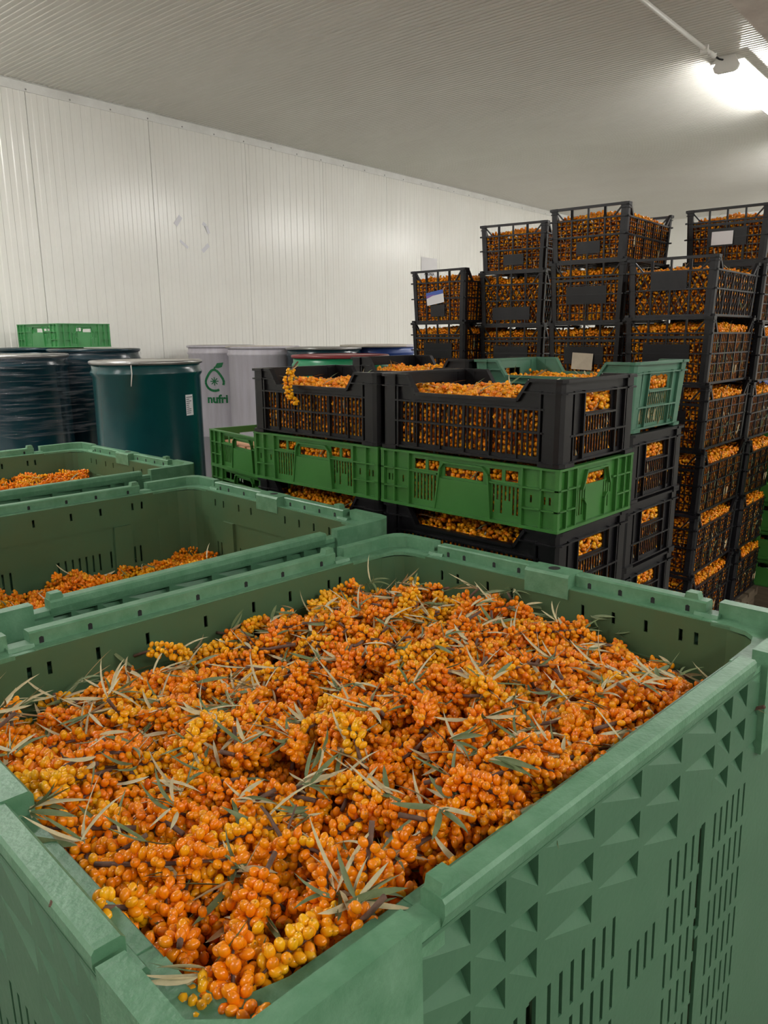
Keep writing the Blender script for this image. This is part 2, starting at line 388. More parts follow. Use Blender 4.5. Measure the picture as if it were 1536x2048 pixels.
# leaf meshes (narrow curved willow-like blades)
def leaf_arrays(length, width, curl, bend, seg=5):
    V = []; Fa = []
    for i in range(seg + 1):
        t = i / seg; w = width * (math.sin(PI * min(1, .12 + .88 * t)) ** .7) * (.25 if i == 0 else 1) * (1 if i < seg else .05) / 2
        ang = curl * t; x = length * t; z = math.sin(ang * 1.3) * length * .35 * abs(curl); y = bend * t * t * length
        V += [(x, y - w, z + w * .35), (x, y, z), (x, y + w, z + w * .35)]
    for i in range(seg):
        a = i * 3
        for k in (0, 1): Fa += [(a + k, a + k + 3, a + k + 4), (a + k, a + k + 4, a + k + 1)]
    return np.array(V), np.array(Fa)
LEAVES = []
for i in range(8):
    V, Fa = leaf_arrays(R.uniform(.034, .070), R.uniform(.0042, .0072), R.uniform(-1.1, 1.2), R.uniform(-.6, .6))
    tan = i % 2
    mt = M['leaft'] if tan else M['leafg']
    LEAVES.append((V, Fa, tri_mesh('leaf', V, Fa, np.ones((len(V), 3)), [mt]), tan))

# sprig variants: a twig with a dense cob of berries
def make_sprig(i):
    rs = np.random.RandomState(100 + i)
    Ls = rs.uniform(.085, .150); bow = rs.uniform(-.03, .03)
    pts = [Vector((Ls * (t - .5), bow * (1 - (2 * t - 1) ** 2), .004 * math.sin(5 * t))) for t in np.linspace(-.22, 1.02, 8)]
    tw = MB(); tw.tube(pts, [.0030, .0028, .0026, .0024, .0021, .0018, .0014, .0009], 6)
    twm = tw.mesh('twig', M['twig'], True)
    pos = []; dr = []
    nr = int(Ls / .0082)
    for k in range(nr):
        t = (k + .5) / nr; c = Vector((Ls * (t - .5), bow * (1 - (2 * t - 1) ** 2), .004 * math.sin(5 * t)))
        env = .75 + .35 * math.sin(PI * (t * .9 + .08)); cnt = 6 if k % 2 else 5
        off = rs.uniform(0, 6.28)
        for q in range(cnt):
            if rs.rand() < .08: continue
            a = off + 2 * PI * q / cnt + rs.normal(0, .14)
            d = Vector((rs.normal(.12, .28), math.cos(a), math.sin(a))).normalized()
            rad = (.0115 + rs.normal(0, .002)) * env
            pos.append(c + d * rad + Vector((rs.normal(0, .0015), 0, 0))); dr.append(d)
    for q in range(3):   # tip berries
        pos.append(Vector((Ls * .5 + .004, rs.normal(0, .004), rs.normal(0, .004)))); dr.append(Vector((1, rs.normal(0, .5), rs.normal(0, .5))))
    n = len(pos); P = np.array([tuple(p) for p in pos]); D = np.array([tuple(d) for d in dr])
    sz = np.stack([rs.uniform(.0046, .0056, n), rs.uniform(.0064, .0080, n)], 1)
    bias = [0, .1, -.15, .7, -.2, .1, .85, -.3, .25, .0][i % 10]
    T = rand_tint(n, rs, bias)
    return dict(twig=twm, P=P, D=D, S=sz, T=T, L=Ls)
SPR = [make_sprig(i) for i in range(10)]
for s in SPR:
    V, Fa, C = berries_arrays(s['P'], s['D'], s['S'], s['T']); s['mesh'] = tri_mesh('berries', V, Fa, C, [M['berry']])
# single berry meshes for the nearest sprigs
BERRY1 = []
for i in range(7):
    tt = [-.6, -.3, 0, .1, .3, .6, .95][i]
    c = (ORANGE * (1 - tt) + YELLOW * tt) if tt > 0 else (ORANGE * (1 + tt) + DEEP * -tt)
    V, Fa, C = berries_arrays(np.zeros((1, 3)), np.array([[0, 0, 1.]]), np.array([[.0051, .0072]]), c[None]); BERRY1.append(tri_mesh('berry', V, Fa, C, [M['berry']]))
def tint_level(c):
    f = (c[1] - ORANGE[1]) / (YELLOW[1] - ORANGE[1]); return int(np.argmin([abs(f - q) for q in (-.6, -.3, 0, .1, .3, .6, .95)]))

def add_sprig(loc, rot, vi, label, group, detail=False, leaves=4, rs=R):
    s = SPR[vi]
    e = obj('berry_sprig', None, loc=loc, rot=rot, label=label, cat='sea buckthorn', group=group)
    obj('twig', s['twig'], e)
    if detail:
        for p, d, c in zip(s['P'], s['D'], s['T']):
            obj('berry', BERRY1[tint_level(c)], e, loc=p, rot=Vector(d).to_track_quat('Z', 'Y').to_euler())
    else:
        obj('berries', s['mesh'], e, kind='stuff')
    if leaves:
        hx_ = rs.choice((-.62, -.3, .2)) * s['L']; a0 = rs.uniform(0, 6.28); hub = Vector((hx_, 0, 0))
        inv = (Euler(rot).to_matrix()).inverted()
        hub += inv @ Vector((0, 0, rs.uniform(.012, .022)))       # whorl springs from the upper side of the twig
        for q in range(leaves):
            lf_ = LEAVES[rs.randrange(8)]
            wr = Euler((rs.uniform(-1.2, 1.2), rs.uniform(-.55, .15), a0 + rs.gauss(0, 1.0))).to_matrix()
            obj('leaf', lf_[2], e, loc=hub + inv @ Vector((rs.uniform(-.006, .006), rs.uniform(-.006, .006), rs.uniform(-.002, .004))), rot=(inv @ wr).to_euler())
    return e

# heaps as one stuff object: sprig-like cobs and leaves joined over a dark core
def heap_mesh(name, region, zf, spacing, rs, low=True, leaf_n=120, base_z=None, thick=.05):
    """region (x0,x1,y0,y1), zf(x,y)->z height"""
    x0, x1, y0, y1 = region
    VV, FF, CC, MI = [], [], [], []; off = 0
    nx, ny = max(1, int((x1 - x0) / spacing)), max(1, int((y1 - y0) / spacing))
    P, D, S, T = [], [], [], []
    for i in range(nx):
        for j in range(ny):
            x = x0 + (i + .5 + rs.uniform(-.3, .3)) * (x1 - x0) / nx; y = y0 + (j + .5 + rs.uniform(-.3, .3)) * (y1 - y0) / ny
            s = SPR[rs.randint(10)]
            q = Euler((rs.uniform(0, 6.28), rs.normal(0, .18), rs.uniform(0, 6.28))).to_matrix(); q = np.array(q)
            p = s['P'] @ q.T + np.array([x, y, zf(x, y) - .008])
            d = s['D'] @ q.T
            keep = (p[:, 0] > x0) & (p[:, 0] < x1) & (p[:, 1] > y0) & (p[:, 1] < y1) & (p[:, 2] > zf(x, y) - .020)
            P.append(p[keep]); D.append(d[keep]); S.append(s['S'][keep]); T.append(s['T'][keep])
    P = np.concatenate(P); D = np.concatenate(D); S = np.concatenate(S); T = np.concatenate(T)
    V, Fa, C = berries_arrays(P, D, S, T, low); VV.append(V); FF.append(Fa); CC.append(C); MI.append(np.zeros(len(Fa))); off += len(V)
    for q in range(leaf_n):
        V, Fa, _, tan = LEAVES[rs.randint(8)]
        x = rs.uniform(x0 + .02, x1 - .02); y = rs.uniform(y0 + .02, y1 - .02)
        mrot = np.array(Euler((rs.normal(0, .5), rs.normal(-.15, .35), rs.uniform(0, 6.28))).to_matrix())
        Vt = V @ mrot.T + np.array([x, y, zf(x, y) + .008]); VV.append(Vt); FF.append(Fa + off); CC.append(np.ones((len(V), 3))); MI.append(np.full(len(Fa), 2 if tan else 1)); off += len(V)
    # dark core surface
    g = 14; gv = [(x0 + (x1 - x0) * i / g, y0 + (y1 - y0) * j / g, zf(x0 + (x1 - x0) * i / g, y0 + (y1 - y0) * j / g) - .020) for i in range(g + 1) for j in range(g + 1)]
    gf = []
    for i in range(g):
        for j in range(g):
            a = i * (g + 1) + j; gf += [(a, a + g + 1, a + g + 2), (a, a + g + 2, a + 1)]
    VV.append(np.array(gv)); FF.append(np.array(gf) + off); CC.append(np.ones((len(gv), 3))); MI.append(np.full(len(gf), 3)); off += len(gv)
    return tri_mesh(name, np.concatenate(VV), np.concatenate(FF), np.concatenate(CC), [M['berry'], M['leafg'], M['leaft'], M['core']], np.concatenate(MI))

# ------------------------------------------------------------------ big pallet bins
BW, BD, BH = 1.2, 1.0, 1.01
def bin_sides():
    return {'right': (Vector((0, 0, 0)), Vector((1, 0, 0)), Vector((0, 1, 0)), BW, .205), 'back': (Vector((BW, 0, 0)), Vector((0, 1, 0)), Vector((-1, 0, 0)), BD, .145),
            'left': (Vector((BW, BD, 0)), Vector((-1, 0, 0)), Vector((0, -1, 0)), BW, .205), 'front': (Vector((0, BD, 0)), Vector((0, -1, 0)), Vector((1, 0, 0)), BD, .145)}
def slot_groups(Ls):
    if Ls > 1.1: return [(.265, .375, 0), (.415, .555, 0), (.60, .665, 1), (.705, .80, 0), (.85, .96, 0)]
    return [(.20, .29, 0), (.335, .44, 0), (.475, .53, 1), (.565, .665, 0), (.71, .80, 0)]
BINMESH = []
def build_bin_meshes():
    for nm, (O, S, I, Ls, C) in bin_sides().items():
        fn = lambda s_, z_, t_, O=O, S=S, I=I: O + S * s_ + I * t_ + Vector((0, 0, z_))
        slots = []
        for (g0, g1, lo) in slot_groups(Ls):
            k = int((g1 - g0) / .021)
            for i in range(k + 1):
                s_ = g0 + i * (g1 - g0) / k
                for r in range(1 if lo else 0, 7, 3 if lo else 1):
                    zt = BH - .208 - r * .0745; slots.append((s_ - .0035, s_ + .0035, zt - .058, zt))
        # ---- outer wall: skin with slots, grooves and triangular pockets
        if Ls > 1.1: tri = [.115, .17, .28, .335, .39, .50, .61, .72, .83, .886, .942, 1.05, 1.10]; gro = [.39, .815]
        else: tri = [.10, .155, .235, .29, .345, .455, .565, .675, .73, .785, .865]; gro = [.32, .69]
        holes = list(slots)
        cells = [.06] + tri + [Ls - .06]
        holes.append((cells[0], cells[-1], BH - .034 - 3 * .0555, BH - .034))
        for s_ in gro:
            for r in range(3): holes.append((s_ - .013, s_, BH - .38 - r * .19, BH - .205 - r * .19))
        b = MB(); b.panel(fn, .012, Ls - .012, .11, BH - .03, .0, .005, holes)
        RH = .0555
        for r in range(3):
            zt = BH - .034 - r * RH; zb = zt - RH
            for s0, s1 in zip(cells[:-1], cells[1:]):
                sunk = not (r == 2 and .56 < s0 / Ls < .66)
                h = .021 if sunk else 0.0
                TL, TR0, TR, RM, BR_, BL = fn(s0, zt, 0), fn(s1, zt, 0), fn(s1 - .001, zt, h), fn(s1, zt - .038, 0), fn(s1, zb, 0), fn(s0, zb, 0)
                ML = fn(s0 + (s1 - s0) * .12, zt, .0)
                b.face([BL, BR_, RM, ML, TL]); b.face([ML, RM, TR])
                if sunk: b.face([TR, RM, TR0]); b.face([ML, TR, TR0])
        BINMESH.append(('outer_wall', b.mesh('outer_wall', M['bin'])))
        # ---- inner wall: upper band and lower slotted wall
        b = MB()
        band = []
        n = 9
        ks = ([.25, .285, .40, .50, .62, .75, .85, .94, .975] if Ls > 1.1 else [.17, .20, .27, .34, .41, .59, .66, .75, .80])
        for s_ in ks: band.append((s_ - .004, s_ + .004, BH - .078, BH - .054))
        b.panel(fn, .045, Ls - .045, BH - .125, BH - .0285, .046, .05, band)
        BINMESH.append(('inner_band', b.mesh('inner_band', M['bin_in'])))
        b = MB(); b.panel(fn, .03, Ls - .03, .12, BH - .118, .043, .0475, slots)
        b.panel(fn, .03, Ls - .03, BH - .1235, BH - .118, .043, .049, [])
        for s_ in ([.33, .87] if Ls > 1.1 else [.28, .72]):   # pilasters
            b.prism([(-.045, .12), (.045, .12), (.03, BH - .125), (-.03, BH - .125)], lambda p_, q_, t_, fn=fn, s_=s_: fn(s_ + p_, q_, t_), .045, .058)
        BINMESH.append(('inner_wall', b.mesh('inner_wall', M['bin_in'])))
        # ---- rim: lip with a ledge inside it
        b = MB(); lipholes = []
        for s_ in ks: lipholes.append((s_ - .004, s_ + .004, BH - .024, BH - .013))
        mid = Ls / 2
        segs = [(C + .035, Ls - C - .035)] if Ls > 1.1 else [(C + .02, mid - .055), (mid + .055, Ls - C - .02)]
        for s0, s1 in segs:
            prof_ = [(.002, -.034), (-.002, -.022), (-.004, -.016), (-.004, -.004), (-.001, .0), (.022, 0), (.0255, -.003), (.0255, -.026), (.048, -.026), (.048, -.031), (.006, -.036)]
            b.prism(prof_, lambda p_, q_, t_, fn=fn: fn(t_, BH + q_, p_), s0, s1)
            pass
        b.mi = 1  # raised dark pads paint the shade of small slots in the lip
        for s_ in ks:
            for (s0, s1) in segs:
                if s0 + .01 < s_ < s1 - .01: b.prism([(-.004, -.0245), (.004, -.0245), (.004, -.014), (0, -.012), (-.004, -.014)], lambda p_, q_, t_, fn=fn, s_=s_: fn(s_ + p_, BH + q_, t_), .0245, .0262)
        b.mi = 0
        if Ls < 1.1:
            b.prism([(-.004, -.05), (-.004, .002), (.048, .002), (.053, -.004), (.053, -.05)], lambda p_, q_, t_, fn=fn: fn(t_, BH + q_, p_), mid - .055, mid + .055)
            b.mi = 1; c_ = fn(mid, BH + .0025, .02); b.lathe([(.013, c_.z), (.013, c_.z + .0002)], 16, c_.x, c_.y); b.mi = 0  # dark disc paints the shade of a hole in the block
        # notch fillers
        for s0, s1 in ((C - .005, C + .04), (Ls - C - .04, Ls - C + .005)):
            b.prism([(.001, -.05), (.001, -.020), (.030, -.020), (.034, -.027), (.0485, -.0275), (.0485, -.033), (.03, -.05)], lambda p_, q_, t_, fn=fn: fn(t_, BH + q_, p_), s0, s1)
        # small wall of vertical ribs under the lip outside
        for i in range(5):
            s_ = C + .06 + i * (Ls - 2 * C - .12) / 4
        BINMESH.append(('rim', b.mesh('rim', [M['bin_rim'], M['dark']])))
        # stacking key
        b = MB(); s_ = C + .05; b.prism([(-.014, 0), (.014, 0), (.011, .012), (-.011, .012)], lambda p_, q_, t_, fn=fn, s_=s_: fn(s_ + p_, BH + q_, t_), .002, .022)
        BINMESH.append(('stacking_key', b.mesh('stacking_key', M['bin_rim'])))
    # corners: caps, inside columns
    sd = bin_sides()
    for cx, cy, sx, sy in ((0, 0, 1, 1), (BW, 0, -1, 1), (BW, BD, -1, -1), (0, BD, 1, -1)):
        cX, cY = .205, .145
        def P2(x, y): return (cx + sx * x, cy + sy * y)
        b = MB()
        outer = [(cX, -.009), (.04, -.009), (.012, -.003), (-.003, .012), (-.009, .04), (-.009, cY)]
        inner = [(.016, cY), (.016, .05), (.05, .016), (cX, .016)]
        poly = [P2(*p) for p in outer + inner]
        if sx * sy > 0: poly = poly[::-1]
        b.prism(poly, lambda x, y, t: (x, y, t), BH - .17, BH + .002)
        # ledge web inside the cap
        web = [(.016, cY), (.016, .05), (.05, .016), (cX, .016), (cX, .05), (.11, .052), (.075, .062), (.058, .08), (.05, .11), (.05, cY)]
        poly = [P2(*p) for p in web]
        if sx * sy < 0: poly = poly[::-1]
        b.prism(poly, lambda x, y, t: (x, y, t), BH - .034, BH - .026)
        BINMESH.append(('corner_cap', b.mesh('corner_cap', M['bin_rim'])))
        b = MB()
        col = [(.03, .165), (.047, .155), (.050, .115), (.058, .080), (.075, .062), (.11, .052), (.19, .048), (.205, .03), (.03, .03)]
        poly = [P2(*p) for p in col]
        if sx * sy > 0: poly = poly[::-1]
        b.prism(poly, lambda x, y, t: (x, y, t), .12, BH - .0365)
        BINMESH.append(('corner_column', b.mesh('corner_column', M['bin_in'])))
        b = MB(); poly = [P2(*p) for p in [(.0, .03), (.03, .0), (.012, .0), (.0, .012)]]
        poly = [P2(*p) for p in [(.012, .0), (.03, .012), (.012, .03), (0, .012)]]
        if sx * sy > 0: poly = poly[::-1]
        b.prism(poly, lambda x, y, t: (x, y, t), .11, BH - .05)
        BINMESH.append(('corner_edge', b.mesh('corner_edge', M['bin'])))
    b = MB(); b.box(.01, BW - .01, .01, BD - .01, .10, .125); BINMESH.append(('base', b.mesh('base', M['bin'])))
    for y in (.06, .5, .94):
        b = MB(); b.box(.03, BW - .03, y - .05, y + .05, 0, .035)
        for x in (.09, .6, 1.11): b.box(x - .07, x + .07, y - .05, y + .05, .035, .10)
        BINMESH.append(('skid', b.mesh('skid', M['bin'])))
build_bin_meshes()
def add_bin(x, y, az, label, tilt=0.0, zoff=0.0):
    e = obj('pallet_bin', None, loc=(x, y, zoff), rot=Euler((tilt, 0, math.radians(az - 90))), label=label, cat='bin', group='large green pallet bins')
    for nm, me in BINMESH: obj(nm, me, e)
    return e
bin1 = add_bin(-.104, .391, 134.375, 'large green slotted bin in the foreground heaped with orange berries', -.027, .027)
bin2 = add_bin(-.824, 1.2465, 135.74, 'middle large green bin, mostly empty with berries low inside', 0, 0.009)
bin3 = add_bin(-1.588, 2.197, 136.94, 'rear large green bin in front of the drums, berries near one corner', 0, 0.009)
bpy.context.view_layer.update()

# heap in the front bin
def zf1(x, y):
    base = .905 + .025 * math.sin(2.1 * x + .6) * math.cos(2.7 * y - .4) + .016 * math.sin(11 * x + 3 * y) * math.sin(9 * y - 4 * x + 1) + .010 * math.sin(23 * y - 9 * x) * math.sin(19 * x + 2)
    if x > .9 and y > .75: base += .025          # mounds up in the far corner
    base -= .06 * math.exp(-((x - 1.12) ** 2 + (y - .12) ** 2) / .03)
    base -= .03 * math.exp(-((x - .45) ** 2) / .05 - ((y - .95) ** 2) / .004)
    base += max(.058 * math.exp(-(x / .13) ** 2), .052 * math.exp(-(y / .12) ** 2) * min(1, max(0, (1.0 - x) / .15)))
    return base
rs = np.random.RandomState(5)
hm = heap_mesh('berry_heap', (.034, 1.145, .034, .945), lambda x, y: zf1(x, y) - .02, .052, rs, low=True, leaf_n=500)
h1 = obj('berry_heap', hm, loc=bin1.location, rot=bin1.rotation_euler, kind='stuff', label='bed of sea buckthorn berries, twigs and leaves filling the foreground bin', cat='sea buckthorn')
Mw1 = bin1.matrix_world
spots = []
GX, GY = 20, 15
for i in range(GX):
    for j in range(GY):
        x = .05 + (i + .5 + R.uniform(-.38, .38)) * 1.075 / GX; y = .05 + (j + .5 + R.uniform(-.38, .38)) * .875 / GY
        spots.append((x, y))
def wpos(x, y, z, Mw=None): return (Mw or Mw1) @ Vector((x, y, z))
spots.sort(key=lambda s: (wpos(s[0], s[1], .9) - Vector((0, 0, CZ))).length)
for n, (x, y) in enumerate(spots[:296]):
    vi = R.randrange(10)
    p = wpos(x, y, zf1(x, y) + R.uniform(-.012, .020))
    reg = ('in the far corner' if x > .9 and y > .7 else 'along the left wall' if y > .78 else 'along the back wall' if x > .95 else 'just behind the near rim' if x < .2 else 'along the right wall' if y < .2 else 'in the middle')
    col_ = 'yellow' if vi in (3, 6) else 'orange'
    add_sprig(p, Euler((R.uniform(0, 6.28), R.gauss(0, .2), R.uniform(0, 6.28))), vi, f'sprig of {col_} berries {reg} of the foreground green bin', f'{col_} berry sprigs {reg} of the foreground bin', detail=n < 45, leaves=R.choice((0, 3, 5, 6, 7, 8)))
TW = []
for i in range(4):
    b = MB(); ln = (.10, .13, .16, .12)[i]; k = R.uniform(-.008, .008)
    b.tube([(ln * (t - .5), k * math.sin(3 * t), .006 * math.sin(7 * t + i)) for t in np.linspace(0, 1, 7)], [.0034 - .0016 * t for t in np.linspace(0, 1, 7)], 7)
    b.tube([(0, k * math.sin(1.5), 0), (.02, .02, .012), (.03, .035, .014)], [.0018, .0014, .001], 5); TW.append(b.mesh('stem', M['twig'], True))
for i, (x, y) in enumerate(((.36, .90), (.24, .24), (.33, .33), (.14, .55), (.70, .62), (.86, .30), (.60, .80))):
    o = obj('bare_twig', TW[i % 4], loc=wpos(x, y, zf1(x, y) + .022), rot=Euler((R.uniform(0, 6.28), R.gauss(0, .15), R.uniform(0, 6.28))), label='short brown bare twig lying among the berries of the foreground bin', cat='twig', group='bare twigs in the foreground bin')
# heaps in the other bins
def zf2(x, y): return .760 + .03 * math.sin(3 * x + 2.4) + .055 * math.exp(-((x - .64) ** 2 + (y - .84) ** 2) / .006) + .02 * math.sin(14 * x) * math.sin(11 * y)
hm = heap_mesh('berry_heap', (.055, 1.145, .055, .945), zf2, .055, rs, low='mid', leaf_n=160)
obj('berry_heap', hm, loc=bin2.location, rot=bin2.rotation_euler, kind='stuff', label='low layer of orange berries and leaves inside the middle green bin', cat='sea buckthorn')
def zf3(x, y): return .862 + .015 * math.sin(9 * x) + .045 * math.exp(-((x - 1.12) ** 2 + (y - .86) ** 2) / .006) + .03 * math.exp(-((x - .90) ** 2 + (y - .86) ** 2) / .003)
hm = heap_mesh('berry_heap', (.055, 1.145, .055, .945), zf3, .055, rs, low=True, leaf_n=80)
obj('berry_heap', hm, loc=bin3.location, rot=bin3.rotation_euler, kind='stuff', label='heap of orange berries inside the rear green bin', cat='sea buckthorn')

# ------------------------------------------------------------------ crates
def sides(D, L):
    """x half D/2, y half L/2: outward faces; s runs left to right seen from outside"""
    return [('x', Vector((-D / 2, L / 2, 0)), Vector((0, -1, 0)), Vector((1, 0, 0)), L), ('y', Vector((-D / 2, -L / 2, 0)), Vector((1, 0, 0)), Vector((0, 1, 0)), D),
            ('x', Vector((D / 2, -L / 2, 0)), Vector((0, 1, 0)), Vector((-1, 0, 0)), L), ('y', Vector((D / 2, L / 2, 0)), Vector((-1, 0, 0)), Vector((0, -1, 0)), D)]
def mkfn(O, S, I, taper=0.0, H=1.0):
    def fn(s_, z_, t_): return O + S * s_ + I * (t_ + taper * (1 - z_ / H)) + Vector((0, 0, z_))
    return fn
def slot_crate(mt, H=.215, taper=0.0, dip=.052):
    """solid moulded harvest crate: slotted walls, dipped long sides (x faces, .6 long)"""
    parts = []; D, L = .4, .6
    for ax_, O, S, I, Ls in sides(D, L):
        fn = mkfn(O, S, I, taper, H); b = MB(); slots = []
        if ax_ == 'x':
            top = H - dip
            k = 29
            for i in range(k):
                s_ = .080 + (Ls - .160) * i / (k - 1)
                for z0, z1 in ((.022, H * .37), (H * .40, top - .026)): slots.append((s_ - .0053, s_ + .0053, z0, z1))
            b.panel(fn, .05, Ls - .05, .006, top, .012, .016, slots)
            # solid raised ends beside the posts, sloping to the dip
            for q in (0, 1):
                pl = [(.05, top), (.130, top), (.098, H - .006), (.05, H - .006)]
                if q: pl = [(Ls - p, z) for p, z in pl][::-1]
                b.prism(pl, fn, .010, .016)
            # lips
            pts = [(.03, H - .004), (.098, H - .004), (.132, top - .002), (Ls - .132, top - .002), (Ls - .098, H - .004), (Ls - .03, H - .004)]
            for p, q in zip(pts[:-1], pts[1:]): b.bar(fn(p[0], p[1], .010), fn(q[0], q[1], .010), .018, .008, up=(0, 0, 1))
            for z_ in (H * .385, top - .022, .010): b.bar(fn(.05, z_, .008), fn(Ls - .05, z_, .008), .010, .005)
            for i in range(1, 6): b.bar(fn(.05 + (Ls - .1) * i / 6, .008, .009), fn(.05 + (Ls - .1) * i / 6, top - .024, .009), .004, .005, up=I)
            for q in (.065, Ls - .065): b.bar(fn(q, .008, .007), fn(q, H - .03, .007), .006, .010, up=I)
            for q in ((.03, .12), (Ls - .12, Ls - .03)): b.bar(fn(q[0], H - .033, .006), fn(q[1], H - .033, .006), .012, .004)
            nm = 'long_wall'
        else:
            k = 17
            for i in range(k):
                s_ = .085 + (Ls - .17) * i / (k - 1)
                zt = H * .56 if .125 < s_ < .275 else H * .36
                slots.append((s_ - .0053, s_ + .0053, .022, H * .33))
                if .125 < s_ < .275: slots.append((s_ - .0053, s_ + .0053, H * .37, H * .55))
            slots.append((.13, .27, H * .60, H * .84))
            b.panel(fn, .05, Ls - .05, .006, H - .004, .012, .016, slots)
            b.bar(fn(.03, H - .004, .009), fn(Ls - .03, H - .004, .009), .020, .008)
            b.bar(fn(.03, H - .034, .006), fn(Ls - .03, H - .034, .006), .012, .004)
            for z_ in (H * .35, .010): b.bar(fn(.05, z_, .008), fn(Ls - .05, z_, .008), .010, .005)
            for q in (.065, .115, Ls - .115, Ls - .065): b.bar(fn(q, .008, .008), fn(q, H - .03, .008), .005, .010, up=I)
            b.bar(fn(.12, H * .575, .008), fn(.28, H * .575, .008), .012, .005)
            nm = 'short_wall'
        parts.append((nm, b.mesh(nm, mt)))
    for sx in (-1, 1):
        for sy in (-1, 1):
            b = MB()
            def P(x, y, z, sx=sx, sy=sy):
                tp = taper * (1 - z / H); return (sx * (D / 2 - x - tp), sy * (L / 2 - y - tp), z)
            poly = [(.055, .004), (.020, .004), (.008, .010), (.003, .022), (.003, .055), (.018, .055), (.018, .018), (.055, .018)]
            if sx * sy < 0: poly = poly[::-1]
            b.prism(poly, P, .0, H - .002)
            pl2 = [(.062, -.004), (.018, -.004), (.002, .004), (-.004, .018), (-.004, .062), (.012, .062), (.012, .012), (.062, .012)]
            if sx * sy < 0: pl2 = pl2[::-1]
            b.prism(pl2, P, H - .008, H); b.prism(pl2, P, H - .036, H - .032); b.prism(pl2, P, .0, .010)
            parts.append(('corner_post', b.mesh('corner_post', mt)))
    b = MB(); b.panel(lambda s_, z_, t_: Vector((s_, z_, t_)), -D / 2 + .016 + taper, D / 2 - .016 - taper, -L / 2 + .016 + taper, L / 2 - .016 - taper, .003, .009,
                      [(-.15 + .04 * i, -.13 + .04 * i, -.25 + .10 * j, -.17 + .10 * j) for i in range(8) for j in range(5)])
    parts.append(('base', b.mesh('base', mt)))
    return parts

def euro_crate(mt, H=.162):
    parts = []; D, L = .4, .6
    for ax_, O, S, I, Ls in sides(D, L):
        fn = mkfn(O, S, I); b = MB(); c = Ls / 2; holes = []
        lo, hi = H * .16, H * .62
        if ax_ == 'x':
            for s0, s1 in ((.125, .165), (.175, .215)):
                holes += [(s0, s1, H * .70, H * .88), (Ls - s1, Ls - s0, H * .70, H * .88)]
            for i in range(8):
                s_ = .122 + i * .0125
                holes.append((s_, s_ + .006, lo, hi))
                holes.append((Ls - s_ - .006, Ls - s_, lo if i not in (2, 3, 5) else H * .38, hi))
            holes.append((c - .065, c + .065, H * .64, H * .80))
            for q in (.025, .04, Ls - .03, Ls - .045, Ls - .085, .08): holes.append((q - .003, q + .003, H * .42, H * .54))
            b.panel(fn, .004, Ls - .004, .004, H - .004, .010, .0135, holes)
            arch = [(c - .095, H * .04), (c - .078, H * .78), (c - .065, H * .88), (c + .065, H * .88), (c + .085, H * .76), (c + .095, H * .04)]
            ribs = [.0, .052, .108, Ls - .108, Ls - .052, Ls]
        else:
            for i in range(4):
                s_ = .108 + i * .0125
                holes.append((s_, s_ + .006, lo, hi)); holes.append((Ls - s_ - .006, Ls - s_, lo if i % 2 else H * .4, hi))
            holes.append((c - .055, c + .055, H * .64, H * .82))
            b.panel(fn, .004, Ls - .004, .004, H - .004, .010, .0135, holes)
            arch = [(c - .04, H * .04), (c - .04, H * .42)]
            arch = [(c - .075, H * .58), (c - .065, H * .72), (c - .055, H * .88), (c + .055, H * .88), (c + .065, H * .72), (c + .075, H * .58)]
            ribs = [.0, .045, .09, Ls - .09, Ls - .045, Ls]
            for q in (0, 1):
                x = c - .05 if not q else c + .05
                b.bar(fn(x, H * .06, .007), fn(x, H * .34, .007), .005, .010, up=I); b.bar(fn(x, H * .34, .007), fn(x + (.012 if q else -.012), H * .42, .007), .005, .010, up=I)
        for p, q in zip(arch[:-1], arch[1:]): b.bar(fn(p[0], p[1], .006), fn(q[0], q[1], .006), .012, .005, up=I.cross(S))
        # flanges and ribs
        b.bar(fn(0, H - .003, .006), fn(Ls, H - .003, .006), .014, .006); b.bar(fn(0, .004, .006), fn(Ls, .004, .006), .014, .008)
        for q in ribs: b.bar(fn(min(max(q, .003), Ls - .003), .004, .006), fn(min(max(q, .003), Ls - .003), H - .004, .006), .005, .012, up=I)
        for z_ in (H * .33, H * .66):
            b.bar(fn(0, z_, .006), fn(ribs[2], z_, .006), .012, .004); b.bar(fn(ribs[3], z_, .006), fn(Ls, z_, .006), .012, .004)
        b.bar(fn(ribs[2], H * .66, .007), fn(c - .09, H * .66, .007), .010, .004); b.bar(fn(c + .09, H * .66, .007), fn(ribs[3], H * .66, .007), .010, .004)
        nm = 'long_wall' if ax_ == 'x' else 'short_wall'
        parts.append((nm, b.mesh(nm, mt)))
        if ax_ == 'x':   # smooth grip plate below the handle
            b = MB(); b.prism([(c - .092, H * .05), (c + .092, H * .05), (c + .086, H * .60), (c - .086, H * .60)], fn, .003, .0098); parts.append(('grip_plate', b.mesh('grip_plate', mt)))
    b = MB(); b.box(-D / 2 + .012, D / 2 - .012, -L / 2 + .012, L / 2 - .012, .002, .008); parts.append(('base', b.mesh('base', mt)))
    return parts

